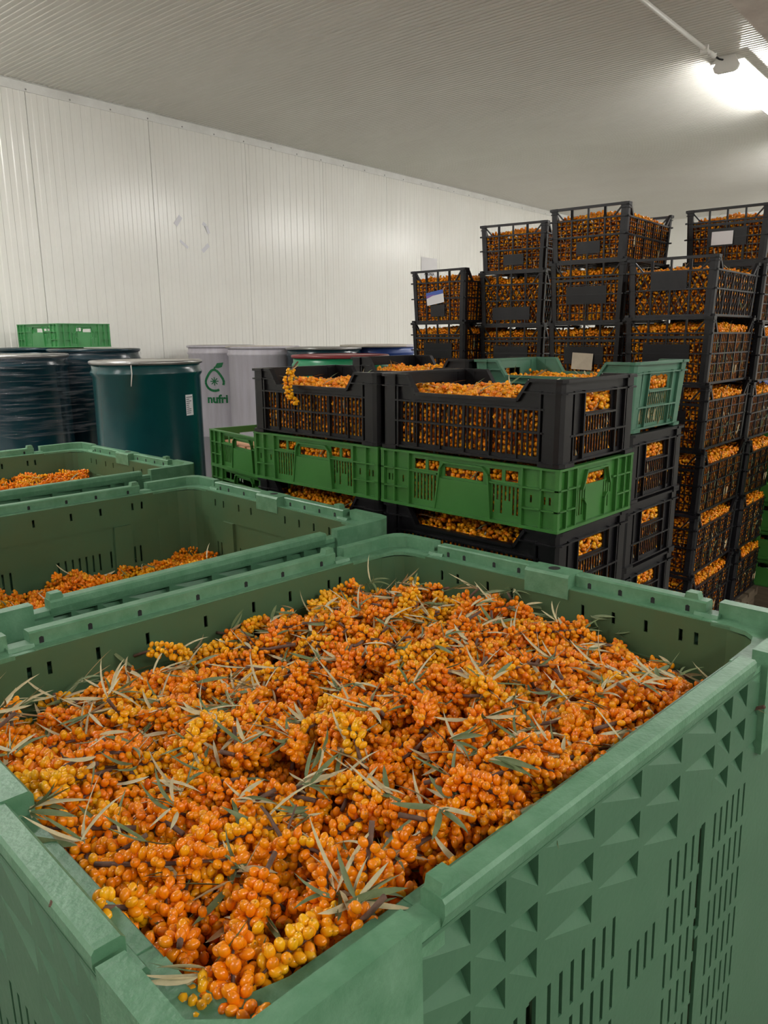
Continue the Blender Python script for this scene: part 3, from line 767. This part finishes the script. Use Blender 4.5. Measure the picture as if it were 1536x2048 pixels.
def mesh_crate(mt, kind, H, plate):
    """open-work crate: end walls (x faces, .4 wide) full height, side walls (y faces, .6 long) with a dropped rail"""
    parts = []; D, L = .6, .4
    for ax_, O, S, I, Ls in sides(D, L):
        fn = mkfn(O, S, I, .012, H); b = MB(); w = .032
        def vb(s_, z0, z1, wd=.005): b.bar(fn(s_, z0, .008), fn(s_, z1, .008), wd, .008 if wd > .004 else .004, up=I)
        def hb(z_, s0=w, s1=None, hg=.005): b.bar(fn(s0, z_, .008), fn(Ls - w if s1 is None else s1, z_, .008), .010 if hg > .0045 else .004, hg)
        rail = H * .76
        hb(rail, 0, Ls, .007); hb(.006, 0, Ls, .010); hb(H * .46, 0, Ls, .006); 
        if ax_ == 'x':
            hb(H - .006, 0, Ls, .012)
            n = 4
            for i in range(1, n): vb(w + (Ls - 2 * w) * i / n, .006, H - .008, .008)
            b.bar(fn(w, H - .012, .010), fn(w + .045, rail, .010), .006, .008, up=I); b.bar(fn(Ls - w, H - .012, .010), fn(Ls - w - .045, rail, .010), .006, .008, up=I)
            if kind != 'slat':
                for q in (.36, .64):
                    cx = w + (Ls - 2 * w) * (q - .11 if q < .5 else q + .11)
                    vb(cx, rail, H - .008, .012)
        else:
            for q in (0, 1):
                f2 = (lambda s_: s_) if not q else (lambda s_: Ls - s_)
                b.bar(fn(f2(.035), H - .006, .009), fn(f2(.085), rail, .009), .012, .012, up=I)
                b.bar(fn(f2(.0), H - .006, .009), fn(f2(.04), H - .006, .009), .014, .010)
            n = 5
            for i in range(1, n): vb(w + (Ls - 2 * w) * i / n, .006, rail, .008)
        z0, z1 = .010, rail
        if kind == 'grid':
            k = int((Ls - 2 * w) / .026)
            for i in range(1, k): vb(w + (Ls - 2 * w) * i / k, z0, z1, .0028)
            for i in range(1, 9): hb(z0 + (z1 - z0) * i / 9, hg=.0026)
        elif kind == 'diamond':
            st = .034; hh = z1 - z0
            x = w - hh * .55
            while x < Ls - w:
                for sg_ in (1, -1):
                    a0, a1 = (x, x + hh * .55) if sg_ > 0 else (x + hh * .55, x)
                    za, zb = z0, z1
                    # clip to the panel
                    def cl(sv, zv, so, zo):
                        if sv < w: f = (w - sv) / (so - sv); return w, zv + (zo - zv) * f
                        if sv > Ls - w: f = (Ls - w - sv) / (so - sv); return Ls - w, zv + (zo - zv) * f
                        return sv, zv
                    p = cl(a0, za, a1, zb); q = cl(a1, zb, a0, za)
                    if min(a0, a1) < Ls - w and max(a0, a1) > w and (abs(p[0] - q[0]) + abs(p[1] - q[1])) > .01: b.bar(fn(p[0], p[1], .009), fn(q[0], q[1], .009), .003, .006, up=I)
                x += st
        else:
            k = int((Ls - 2 * w) / .022)
            for i in range(1, k): vb(w + (Ls - 2 * w) * i / k, z0, z1, .0036)
            for q in (.16, .31, .62): hb(H * q, hg=.004)
            if ax_ == 'x': hb(H * .70, hg=.012)
        nm = 'end_wall' if ax_ == 'x' else 'side_wall'
        parts.append((nm, b.mesh(nm, mt)))
        if ax_ == 'x' and plate:
            s0, s1, q0, q1 = plate
            b = MB(); b.prism([(Ls * s0, H * q0), (Ls * s1, H * q0), (Ls * s1, H * q1), (Ls * s0, H * q1)], fn, .004, .013); parts.append(('label_plate', b.mesh('label_plate', mt)))
    for sx in (-1, 1):
        for sy in (-1, 1):
            b = MB()
            def P(x, y, z, sx=sx, sy=sy):
                tp = .012 * (1 - z / H); return (sx * (D / 2 - x - tp), sy * (L / 2 - y - tp), z)
            poly = [(.036, .004), (.014, .004), (.004, .014), (.004, .036), (.014, .036), (.014, .014), (.036, .014)]
            if sx * sy < 0: poly = poly[::-1]
            b.prism(poly, P, 0, H - .001)
            pl2 = [(.04, 0), (.012, 0), (0, .012), (0, .04), (.012, .04), (.012, .012), (.04, .012)]
            if sx * sy < 0: pl2 = pl2[::-1]
            for z0, z1 in ((H - .014, H), (H - .026, H - .022), (H * .76 - .003, H * .76 + .003), (H * .46 - .002, H * .46 + .002), (0, .008)): b.prism(pl2, P, z0, z1)
            parts.append(('corner_post', b.mesh('corner_post', mt)))
    b = MB()
    for i in range(15): x = -D / 2 + .02 + (D - .04) * i / 14; b.box(x - .004, x + .004, -L / 2 + .014, L / 2 - .014, .002, .007)
    for j in range(9): y = -L / 2 + .018 + (L - .036) * j / 8; b.box(-D / 2 + .014, D / 2 - .014, y - .004, y + .004, .002, .007)
    parts.append(('base', b.mesh('base', mt)))
    return parts

# berry fill of a crate: berries on a dark core, seen through the openings
def crate_fill(D, L, H, inset, seed, mound=.02, dens=.0124, taper=0.0):
    rs = np.random.RandomState(seed); P = []; Dr = []
    hx, hy = D / 2 - inset, L / 2 - inset
    zt = lambda x, y: H + mound * (1 - (x / hx) ** 2 * .6 - (y / hy) ** 2 * .6) + .008 * math.sin(31 * x + seed) * math.cos(27 * y)
    nx, ny, nz = int(2 * hx / dens), int(2 * hy / dens), int(H / dens)
    X, Y = np.meshgrid(np.linspace(-hx, hx, nx), np.linspace(-hy, hy, ny), indexing='ij'); X = X.ravel() + rs.normal(0, .004, X.size); Y = Y.ravel() + rs.normal(0, .004, Y.size)
    X = np.clip(X, -hx + .005, hx - .005); Y = np.clip(Y, -hy + .005, hy - .005)
    Z = np.array([zt(x, y) for x, y in zip(X, Y)]) + rs.normal(0, .005, X.size)
    P.append(np.stack([X, Y, Z], 1))
    for ax_ in (0, 1):
        for sg_ in (-1, 1):
            h = (hx, hy)[ax_]; o = (hy, hx)[ax_]; n = int(2 * o / dens)
            A, Zz = np.meshgrid(np.linspace(-o + .016, o - .016, n), np.linspace(.012, H, nz), indexing='ij'); A = np.clip(A.ravel() + rs.normal(0, .003, A.size), -o + .012, o - .012); Zz = Zz.ravel() + rs.normal(0, .003, Zz.size)
            W = sg_ * (h - taper * (1 - Zz / max(H, .01)) - np.abs(rs.normal(0, .004, A.size)))
            P.append(np.stack([W, A, Zz], 1) if ax_ == 0 else np.stack([A, W, Zz], 1))
    P = np.concatenate(P); P = P[rs.rand(len(P)) > .05]
    n = len(P); Dr = rs.normal(0, 1, (n, 3)); S = np.stack([rs.uniform(.0058, .0070, n), rs.uniform(.0070, .0088, n)], 1)
    cl = np.sin(P[:, 0] * 40 + seed) * np.cos(P[:, 1] * 33) * .4 + np.sin(P[:, 2] * 50) * .2
    T = rand_tint(n, rs, .22 + .5 * cl.clip(-.3, .6)); T = T * (1 + .10 * cl[:, None])
    V, Fa, C = berries_arrays(P, Dr, S, T, True); VV = [V]; FF = [Fa]; CC = [C]; MI = [np.zeros(len(Fa))]; off = len(V)
    for q in range(110):
        lv_, lf_, _, tan = LEAVES[rs.randint(8)]; tan = 1 if rs.rand() < .6 else 0
        f = rs.randint(5)
        if f == 0 or f == 4: x, y = rs.uniform(-hx, hx), rs.uniform(-hy, hy); c = np.array([x * .9, y * .9, zt(x, y) + .008]); rt = Euler((rs.normal(0, .4), rs.normal(0, .3), rs.uniform(0, 6.28)))
        elif f == 1: c = np.array([rs.choice([-1, 1]) * (hx + .001), rs.uniform(-hy, hy) * .85, rs.uniform(.02, H - .01)]); rt = Euler((rs.uniform(-1, 1), rs.choice([-1, 1]) * rs.uniform(1, 2), PI / 2))
        else: c = np.array([rs.uniform(-hx, hx) * .85, rs.choice([-1, 1]) * (hy + .001), rs.uniform(.02, H - .01)]); rt = Euler((rs.uniform(-1, 1), rs.choice([-1, 1]) * rs.uniform(.8, 2.2), 0))
        Vt = lv_ @ np.array(rt.to_matrix()).T + c
        Vt[:, 0] = np.clip(Vt[:, 0], -hx - .006, hx + .006); Vt[:, 1] = np.clip(Vt[:, 1], -hy - .006, hy + .006); Vt[:, 2] = np.maximum(Vt[:, 2], .01)
        VV.append(Vt); FF.append(lf_ + off); CC.append(np.ones((len(lv_), 3))); MI.append(np.full(len(lf_), 2 if tan else 1)); off += len(lv_)
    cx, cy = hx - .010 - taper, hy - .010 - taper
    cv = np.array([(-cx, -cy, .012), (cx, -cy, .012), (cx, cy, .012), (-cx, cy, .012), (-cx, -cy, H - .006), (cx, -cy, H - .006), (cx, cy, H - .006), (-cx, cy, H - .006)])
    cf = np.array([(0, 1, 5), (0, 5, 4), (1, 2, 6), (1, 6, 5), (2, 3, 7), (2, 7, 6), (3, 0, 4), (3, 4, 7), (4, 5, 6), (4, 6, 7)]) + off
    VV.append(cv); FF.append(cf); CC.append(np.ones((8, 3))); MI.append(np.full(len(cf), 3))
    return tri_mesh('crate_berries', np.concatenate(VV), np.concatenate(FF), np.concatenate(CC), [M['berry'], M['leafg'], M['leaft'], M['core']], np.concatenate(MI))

CR = {'slot': slot_crate(M['black']), 'slot_green': slot_crate(M['dgreen'], taper=.014), 'euro': euro_crate(M['green']), 'euro_light': euro_crate(M['ggreen'], .165),
      'grid': mesh_crate(M['black2'], 'grid', .285, (.36, .62, .12, .34)), 'grid_low': mesh_crate(M['black2'], 'grid', .252, (.36, .66, .14, .36)),
      'diamond': mesh_crate(M['black2'], 'diamond', .285, (.22, .78, .10, .34)), 'diamond_low': mesh_crate(M['black2'], 'diamond', .252, (.30, .68, .46, .76)),
      'slat': mesh_crate(M['black'], 'slat', .285, (.24, .76, .31, .60)), 'slat_low': mesh_crate(M['black'], 'slat', .257, (.30, .74, .31, .62))}
FILL = {'slot': [crate_fill(.4, .6, .155, .0195, 1, .012), crate_fill(.4, .6, .150, .0195, 2, .02)], 'slot_green': [crate_fill(.4, .6, .146, .024, 3, .0, taper=.012)], 'euro': [crate_fill(.4, .6, .120, .019, 4, .010)],
        'mesh': [crate_fill(.6, .4, .235, .0175, 5, .014, taper=.011), crate_fill(.6, .4, .225, .0175, 6, .026, taper=.011)], 'mesh_low': [crate_fill(.6, .4, .185, .0175, 7, .045, taper=.011), crate_fill(.6, .4, .185, .0175, 8, .02, taper=.011)]}
def place(near, az, D, L):
    d, l = ax(az - 90), ax(az); c = Vector((near[0], near[1], 0)) + d * (D / 2) + l * (L / 2); return c
ORDB = ['first', 'second', 'third', 'fourth', 'fifth', 'sixth']
ORD = ['top', 'second', 'third', 'fourth', 'fifth', 'sixth', 'seventh']
def add_crate(kind, near, z, az, label, group, fill=None, fi=0, zs=1.0, name='crate', heap_label=None, dz=None):
    D, L = (.4, .6) if kind.startswith(('slot', 'euro')) else (.6, .4)
    if kind.startswith('slat'): D, L = .6, .4
    c = place(near, az, D, L); c.z = z
    e = obj(name, None, loc=c, rot=math.radians(az - 90), label=label, cat='crate', group=group); e.scale = (1, 1, zs)
    for nm, me in CR[kind]: obj(nm, me, e)
    if fill:
        ml_ = FILL[fill]; me = ml_[fi % len(ml_)]
        obj('crate_berries', me, loc=c + Vector((0, 0, .001)), rot=math.radians(az - 90), kind='stuff', label=heap_label, cat='sea buckthorn', group='berries filling the crates').scale = (1, 1, zs)
    return e
# pallets
def pallet_meshes(w, l, h=.144):
    out = []
    n = 5
    for i in range(n):
        x = -w / 2 + .05 + (w - .10) * i / (n - 1); b = MB(); b.box(x - .05, x + .05, -l / 2, l / 2, h - .022, h); out.append(('board', b.mesh('board', M['wood'])))
    for y in (-l / 2 + .05, 0, l / 2 - .05):
        b = MB(); b.box(-w / 2, w / 2, y - .05, y + .05, h - .044, h - .022); out.append(('stringer', b.mesh('stringer', M['wood'])))
        b = MB(); b.box(-w / 2, w / 2, y - .05, y + .05, 0, .022)
        for x in (-w / 2 + .06, 0, w / 2 - .06): b.box(x - .06, x + .06, y - .05, y + .05, .022, h - .044)
        out.append(('runner', b.mesh('runner', M['wood'])))
    return out
def add_pallet(meshes, c, az, label, z=0, zs=1):
    e = obj('pallet', None, loc=(c[0], c[1], z), rot=math.radians(az - 90), label=label, cat='pallet'); e.scale = (1, 1, zs)
    for nm, me in meshes: obj(nm, me, e)
PAL = pallet_meshes(1.0, 1.24); PAL2 = pallet_meshes(.62, .42); PAL3 = pallet_meshes(.56, .56)

# front stack: bright green and black slotted crates
AZ = 136.8; lF, dF = ax(AZ), ax(AZ - 90)
nG1 = Vector((.429, 1.835, 0)); nG0 = nG1 + lF * .613
nD = Vector((.749, 2.294, 0)); nC2 = nD + lF * .613
pc = nG1 + lF * .61 + dF * .475
add_pallet(PAL, pc, AZ, 'wooden pallet under the front stack of slotted crates')
for q, (nn, who) in enumerate(((nG1, 'right-hand front column'), (nG0, 'left-hand front column'))):
    zs = .2225 / .215
    for k in range(4):
        add_crate('slot', nn + dF * (.004 * (k % 2)), .146 + k * .2225, AZ, f'black slotted crate, {ORDB[3 - k]} below the bright green crate, {who}', 'black slotted crates of the front stack', 'slot', k + q, zs, heap_label=f'orange berries in the {ORDB[3 - k]} black crate below bright green, {who}')
    add_crate('euro', nn, 1.037, AZ, ('bright green crate with wide grip plate under the black crate nearest the foreground bin' if q == 0 else 'bright green crate under the left black slotted crate beside the white drums'), 'bright green crates in the front stack', 'euro', 0, heap_label='orange berries inside the bright green crate, ' + who)
    add_crate('slot', nn, 1.201, AZ, ('black slotted crate full of berries on top of the right-hand bright green crate' if q == 0 else 'black slotted crate full of berries on top of the left-hand bright green crate'), 'black slotted crates of the front stack', 'slot', 1, heap_label='orange berries heaped in the top black crate, ' + who)
for q, (nn, who) in enumerate(((nD, 'column under the grey-green crate'), (nC2, 'back left column of the front pallet'))):
    for k in range(5):
        add_crate('slot', nn, .146 + k * .2155, AZ, f'black slotted crate, {ORDB[4 - k]} below the uppermost crate, {who}', 'black slotted crates of the front stack', 'slot', k, heap_label=f'orange berries in the crate {ORDB[4 - k]} below the uppermost, {who}')
add_crate('slot_green', nD, 1.225, AZ, 'grey-green tapered crate with dipped rim behind the black slotted crates', None, 'slot_green', 0, heap_label='orange berries inside the grey-green crate')
add_crate('slot', nC2, 1.225, AZ, 'black slotted crate with dipped rim in front of the green drum', 'black slotted crates of the front stack', 'slot', 0, heap_label='orange berries in the black crate in front of the green drum')
# a cluster hanging over the rim of the left black crate
p = nG0 + lF * .36 + Vector((0, 0, 1.201 + .165)) - dF * .012
add_sprig(p, Euler((.3, 1.15, math.radians(AZ + 150))), 3, 'yellow berry sprig hanging over the rim of the left black crate', None, leaves=2)

# back stacks of open-work black crates
def column(near, az, kinds, who, base_h, zs=1.0, papers={}):
    z = .146; n = len(kinds)
    add_pallet(PAL2, place(near, az, .6, .4), az, f'wooden pallet under the {who}')
    for k, kd in enumerate(kinds):
        low = kd.endswith('_low'); pos = n - 1 - k
        desc = {'grid': 'square-mesh', 'diamond': 'diamond-lattice', 'slat': 'upright-bar'}[kd.replace('_low', '')]
        nn = Vector((near[0], near[1], 0)) + ax(az) * R.uniform(-.006, .006) + ax(az - 90) * R.uniform(-.008, .008)
        e = add_crate(kd, nn, z, az + R.uniform(-.6, .6), f'black {desc} crate, {ORD[pos]} in the {who}', 'black open-work crates of the back stacks', 'mesh_low' if low else 'mesh', k, 1.0 if low else zs, heap_label=f'orange berries in the {ORD[pos]} crate of the {who}')
        hh = {'grid_low': .252, 'diamond_low': .252, 'slat_low': .257}.get(kd, .285 * zs)
        if pos in papers:
            kind_, s0, w_, z0, h_, tl = papers[pos]
            b = MB(); b.box(-.0006, .0006, -w_ / 2, w_ / 2, -h_ / 2, h_ / 2); pl = obj('paper_label', b.mesh('paper_label', M['paper'] if kind_ != 'card' else M['card']), e, loc=(-.3 + .004, .2 - s0, z0), rot=(tl, 0, 0)); pl['label'] = 'crumpled white paper label' if kind_ != 'card' else 'torn beige card label'
            if kind_ == 'print':
                b = MB(); b.box(-.0004, .0004, -w_ / 2, w_ / 2, -.011, .011); obj('blue_band', b.mesh('blue_band', M['blueprint']), pl, loc=(-.0011, 0, h_ / 2 - .011))
                b = MB(); b.prism([(0, 0), (w_ * .6, 0), (0, -.016)], lambda p_, q_, t_: (t_, w_ / 2 - p_, q_), -.0004, .0004); obj('purple_band', b.mesh('purple_band', M['purpleprint']), pl, loc=(-.0012, 0, h_ / 2 - .016))
        z += hh
column((1.399, 3.316), 138.95, ['grid', 'grid', 'slat', 'slat', 'slat', 'diamond_low'], 'front right mesh crate stack', 0, 1.017)
column((1.815, 3.765), 138.95, ['grid', 'grid', 'slat', 'slat', 'slat', 'slat', 'slat_low'], 'rearmost right mesh crate stack', 0, 1.003, papers={0: ('white', .185, .10, .115, .062, 0)})
column((1.134, 3.72), 140.5, ['slat', 'slat', 'slat', 'slat', 'slat', 'slat', 'grid_low'], 'tallest middle mesh crate stack', 0, 1.006, papers={2: ('card', .20, .11, .10, .08, .05)})
column((.875, 4.27), 146.0, ['slat', 'slat', 'slat', 'slat', 'slat', 'diamond', 'grid_low'], 'stack left of the tallest one', 0, 1.004)
column((.456, 4.376), 137.1, ['slat', 'slat', 'slat', 'slat', 'slat', 'grid'], 'leftmost low stack under the wall notice', 0, 1.018, papers={0: ('print', .185, .125, .135, .07, -.14)})
# mid green crates at the right edge
for k, zz in enumerate((.0, .165, .33, .495, .66)):
    pass
azr = 139.0; nr_ = Vector((2.36, 3.85, 0))
add_pallet(PAL2, place(nr_, azr, .4, .6), azr + 90, 'wooden pallet under the green crates at the right edge')
for k in range(5):
    add_crate('euro', nr_, .146 + k * .162, azr, f'green crate at the right edge behind the black stacks, {ORD[4 - k]} of its pile', 'green crates at the right edge', None)
# green crate with trays by the white drums
azg = 128.0; ng = Vector((-.42, 2.98, 0))
add_pallet(PAL2, place(ng, azg, .4, .6), azg + 90, 'wooden pallet under the green crate with trays')
for k in range(6):
    last_g = add_crate('euro', ng, .146 + k * .162, azg, 'open green crate of pale trays between the teal drum and the front stack' if k == 5 else f'green crate under the open tray crate, {ORD[5 - k]} of its pile', 'green crates beside the white drums', None)
cg = place(ng, azg, .4, .6)
for i, (x, y) in enumerate(((-.09, .14), (.09, .14), (-.09, -.14), (.09, -.14))):
    b = MB(); b.prism([(-.08, -.12), (.08, -.12), (.08, .12), (-.08, .12)], lambda p_, q_, t_: (p_ * (1 + t_), q_ * (1 + t_), t_), .0, .10)
    o = obj('food_tray', b.mesh('food_tray', M['peach']), loc=cg + ax(azg - 90) * x + ax(azg) * y + Vector((0, 0, .146 + 5 * .162 + .009)), rot=math.radians(azg - 90), label='pale peach punnet packed inside the open green crate by the drums', cat='punnet', group='punnets in the green crate')

# ------------------------------------------------------------------ drums
RD = .295
def add_drum(px, D, top, body, lid, ring, label, group=None, rad=RD, lid_tilt=0.0, lid_off=(0, 0), rot=0.0):
    x = (px - 768) / F * D; cy = D; base = .290; h = top - base
    for k in range(2):
        add_pallet(PAL3, (x, cy), 139.9, (f'lower hidden wooden pallet below the ' if k == 0 else f'upper hidden wooden pallet below the ') + ' '.join(label.split()[:9]), z=k * .145)
    e = obj('steel_drum', None, loc=(x, cy, base), rot=rot, label=label, cat='drum', group=group)
    prof_ = [(rad - .012, 0), (rad + .003, .004), (rad + .003, .014), (rad - .004, .02), (rad - .004, h * .30), (rad + .006, h * .315), (rad + .006, h * .325), (rad - .004, h * .34), (rad - .004, h - .085), (rad + .006, h - .070), (rad + .006, h - .060), (rad - .003, h - .045), (rad - .003, h - .012)]
    b = MB(); b.lathe(prof_, 56); obj('body', b.mesh('body', body, True), e)
    b = MB(); b.lathe([(rad + .004, h - .020), (rad + .010, h - .016), (rad + .010, h - .004), (rad + .004, h)], 56, closed=False); b.lathe([(rad - .006, h - .020), (rad + .004, h - .020)], 56, closed=False); obj('clamp_ring', b.mesh('clamp_ring', ring, True), e)
    b = MB(); b.lathe([(rad + .003, h - .012), (rad + .003, h), (rad - .012, h + .001), (rad - .018, h - .006), (rad - .05, h - .006), (rad - .06, h - .002), (.05, h - .002)], 56)
    lo = obj('lid', b.mesh('lid', lid, True), e, loc=(lid_off[0], lid_off[1], .0), rot=(lid_tilt, 0, 0))
    return e, Vector((x, cy, base)), h
teal, tl, th = add_drum(303, 4.25, 1.402, M['teal'], M['lidgrey'], M['ringmetal'], 'teal steel drum with grey lid and a white sticker, in front', rad=.288)
def wrap_on(me, rad, ang):
    """bend a flat x/y mesh (x right, y up, z out) round the drum; ang = azimuth of its centre"""
    for v in me.vertices:
        x, y, z = v.co; a = ang + x / rad; r = rad + z; v.co = (r * math.cos(a), r * math.sin(a), y)
    me.update()
def flat_box(w, h, t=.0008, n=6, mt=None, name='sticker', x0=None, y0=0, z0=0):
    b = MB()
    for i in range(n):
        xa = -w / 2 + w * i / n; xb = -w / 2 + w * (i + 1) / n; b.box((x0 or 0) + xa, (x0 or 0) + xb, y0 - h / 2, y0 + h / 2, z0, z0 + t)
    return b.mesh(name, mt)
def face_ang(c, px):   # azimuth on the drum that faces the camera at image column px
    tocam = math.atan2(-c.y, -c.x); off = ((px - 768) / F * c.y - c.x) / RD
    return tocam + math.asin(max(-.98, min(.98, off)))
sa = face_ang(tl, 380); zst = th - .235
me = flat_box(.055, .11, mt=M['paper']); wrap_on(me, .2845, sa); st = obj('sticker', me, teal, loc=(0, 0, zst)); st.rotation_euler = (0, 0, 0)
for i in range(9):
    w_ = (.046, .022, .038, .024, .018, .02, .034, .034, .03)[i]
    me = flat_box(w_, .0035, .0006, 3, M['ink'], 'text_line', x0=-.024 + w_ / 2, y0=.042 - i * .0105, z0=.0009); wrap_on(me, .2845, sa); obj('text_line', me, st)
b = MB(); ca = face_ang(tl, 277)
def onring(a, r, z): return (r * math.cos(a), r * math.sin(a), z)
b.tube([onring(ca, .302, th - .005), onring(ca, .306, th - .02), onring(ca + .0, .300, th - .06), onring(ca - .03, .298, th - .125)], .0028, 6); obj('cable_tie', b.mesh('cable_tie', M['white'], True), teal)
b = MB(); b.tube([onring(ca - .10, .302, th - .012), onring(ca, .306, th - .010), onring(ca + .12, .302, th - .012)], .006, 6); obj('ring_latch', b.mesh('ring_latch', M['screw'], True), teal)
dA, cA, hA = add_drum(50, 4.85, 1.425, M['navy'], M['lidgrey'], M['ringmetal'], 'dark blue drum wrapped in stretch film at the left edge', 'film-wrapped dark drums')
dB, cB, hB = add_drum(203, 5.38, 1.450, M['navy'], M['lidgrey'], M['navy'], 'dark blue drum wrapped in film behind the teal drum', 'film-wrapped dark drums')
dE, cE, hE = add_drum(98, 5.80, 1.453, M['navy'], M['navy'], M['navy'], 'dark drum carrying the small green crate by the wall', 'film-wrapped dark drums')
add_drum(70, 4.13, 1.19, M['teal'], M['lidgrey'], M['ringmetal'], 'low teal drum tucked beside the front teal drum') if False else None
W1, c1, h1_ = add_drum(452, 7.02, 1.452, M['drumwhite'], M['lidgrey'], M['drumwhite'], 'white drum with green fruit logo printed on it, by the wall')
W2, c2, h2_ = add_drum(534, 6.55, 1.446, M['drumwhite'], M['lidwhite'], M['drumwhite'], 'scuffed white drum with a loose cream lid beside the logo drum', lid_tilt=-.03, lid_off=(-.02, -.02))
add_drum(684, 4.85, 1.412, M['drumgreen'], M['lidred'], M['lidred'], 'green steel drum with dark red lid ring behind the black crates')
add_drum(652, 6.25, 1.440, M['navy'], M['ringmetal'], M['ringmetal'], 'drum with shiny silver lid between the white and green drums')
add_drum(760, 6.60, 1.452, M['drumblue'], M['lidwhite'], M['drumwhite'], 'blue drum with white lid just left of the mesh crate stack', lid_tilt=.01, lid_off=(-.03, -.04))
add_drum(1478, 5.6, 1.26, M['drumblue'], M['lidgrey'], M['drumblue'], 'blue drum glimpsed at the right edge behind the mesh crates')
# logo on W1
la = face_ang(c1, 437); zl = h1_ - .49
tm = text_mesh('nufri', .098, M['logo'], bold=.0035, extr=.0006); 
for v in tm.vertices: v.co.z += .0015
wrap_on(tm, RD - .003, la + .045); obj('lettering', tm, W1, loc=(0, 0, zl))
b = MB(); pear = []
for i in range(21):
    t = i / 20; a = math.radians(-62 - t * 322)
    rr_ = .082 * (1 + .22 * max(0, math.sin(a)) ** 3)
    pear.append((rr_ * math.cos(a) * (1 - .33 * max(0, math.sin(a)) ** 1.0), rr_ * math.sin(a) * 1.0))
for p, q in zip(pear[:-1], pear[1:]): b.bar((p[0], p[1], .001), (q[0], q[1], .001), .020, .0016)
for k in range(4):
    a = k * PI / 4; b.bar((-.036 * math.cos(a), -.036 * math.sin(a), .001), (.036 * math.cos(a), .036 * math.sin(a), .001), .008, .0014)
b.bar((.0, .095, .001), (.01, .125, .001), .012, .0016)
b.prism([(.005, .115), (.03, .155), (.085, .160), (.07, .122), (.04, .112)], lambda x, y, t: (x, y, t), .0004, .0018)
me = b.mesh('logo', M['logo']); wrap_on(me, RD - .003, la - .02); obj('logo', me, W1, loc=(0, 0, zl + .185))
# stretch film around the dark drums
ring = []
def hullpts(cs, r, n=14):
    pts = [(c.x + r * math.cos(2 * PI * k / 32), c.y + r * math.sin(2 * PI * k / 32)) for c in cs for k in range(32)]
    pts = sorted(set(pts))
    def half(ps):
        h = []
        for p in ps:
            while len(h) >= 2 and (h[-1][0] - h[-2][0]) * (p[1] - h[-2][1]) - (h[-1][1] - h[-2][1]) * (p[0] - h[-2][0]) <= 0: h.pop()
            h.append(p)
        return h
    lo_, hi_ = half(pts), half(pts[::-1]); return lo_[:-1] + hi_[:-1]
hp = hullpts([cA, cB, cE], RD + .016)
b = MB(); n0 = len(hp); zs_ = [.93, .95, 1.05, 1.15, 1.25, 1.35, 1.41, 1.428, 1.436]; ins = [0, 0, 0, .0, 0, 0, .0, .006, .03]
cx_ = sum(p[0] for p in hp) / n0; cy_ = sum(p[1] for p in hp) / n0
for z_, i_ in zip(zs_, ins):
    for k, p in enumerate(hp):
        f = 1 - i_ / .7; b.v.append((cx_ + (p[0] - cx_) * f, cy_ + (p[1] - cy_) * f, z_ + .02 * math.sin(k * .9) * (1 if z_ < 1 else .1)))
for i in range(len(zs_) - 1):
    for k in range(n0): b.f.append((i * n0 + k, i * n0 + (k + 1) % n0, (i + 1) * n0 + (k + 1) % n0, (i + 1) * n0 + k)); b.m.append(0)
obj('stretch_film', b.mesh('stretch_film', M['film'], True), label='clear stretch film wound around the dark drums at the left', cat='film')
# small green crate on the drums
c_ = Vector((-2.26, 5.45, 1.456)) + ax(50) * .2 + ax(140) * .3
e = obj('crate', None, loc=c_, rot=math.radians(50), label='small green ventilated crate standing on the film-wrapped drums', cat='crate', group=None)
for nm, me in CR['euro_light']: obj(nm, me, e)
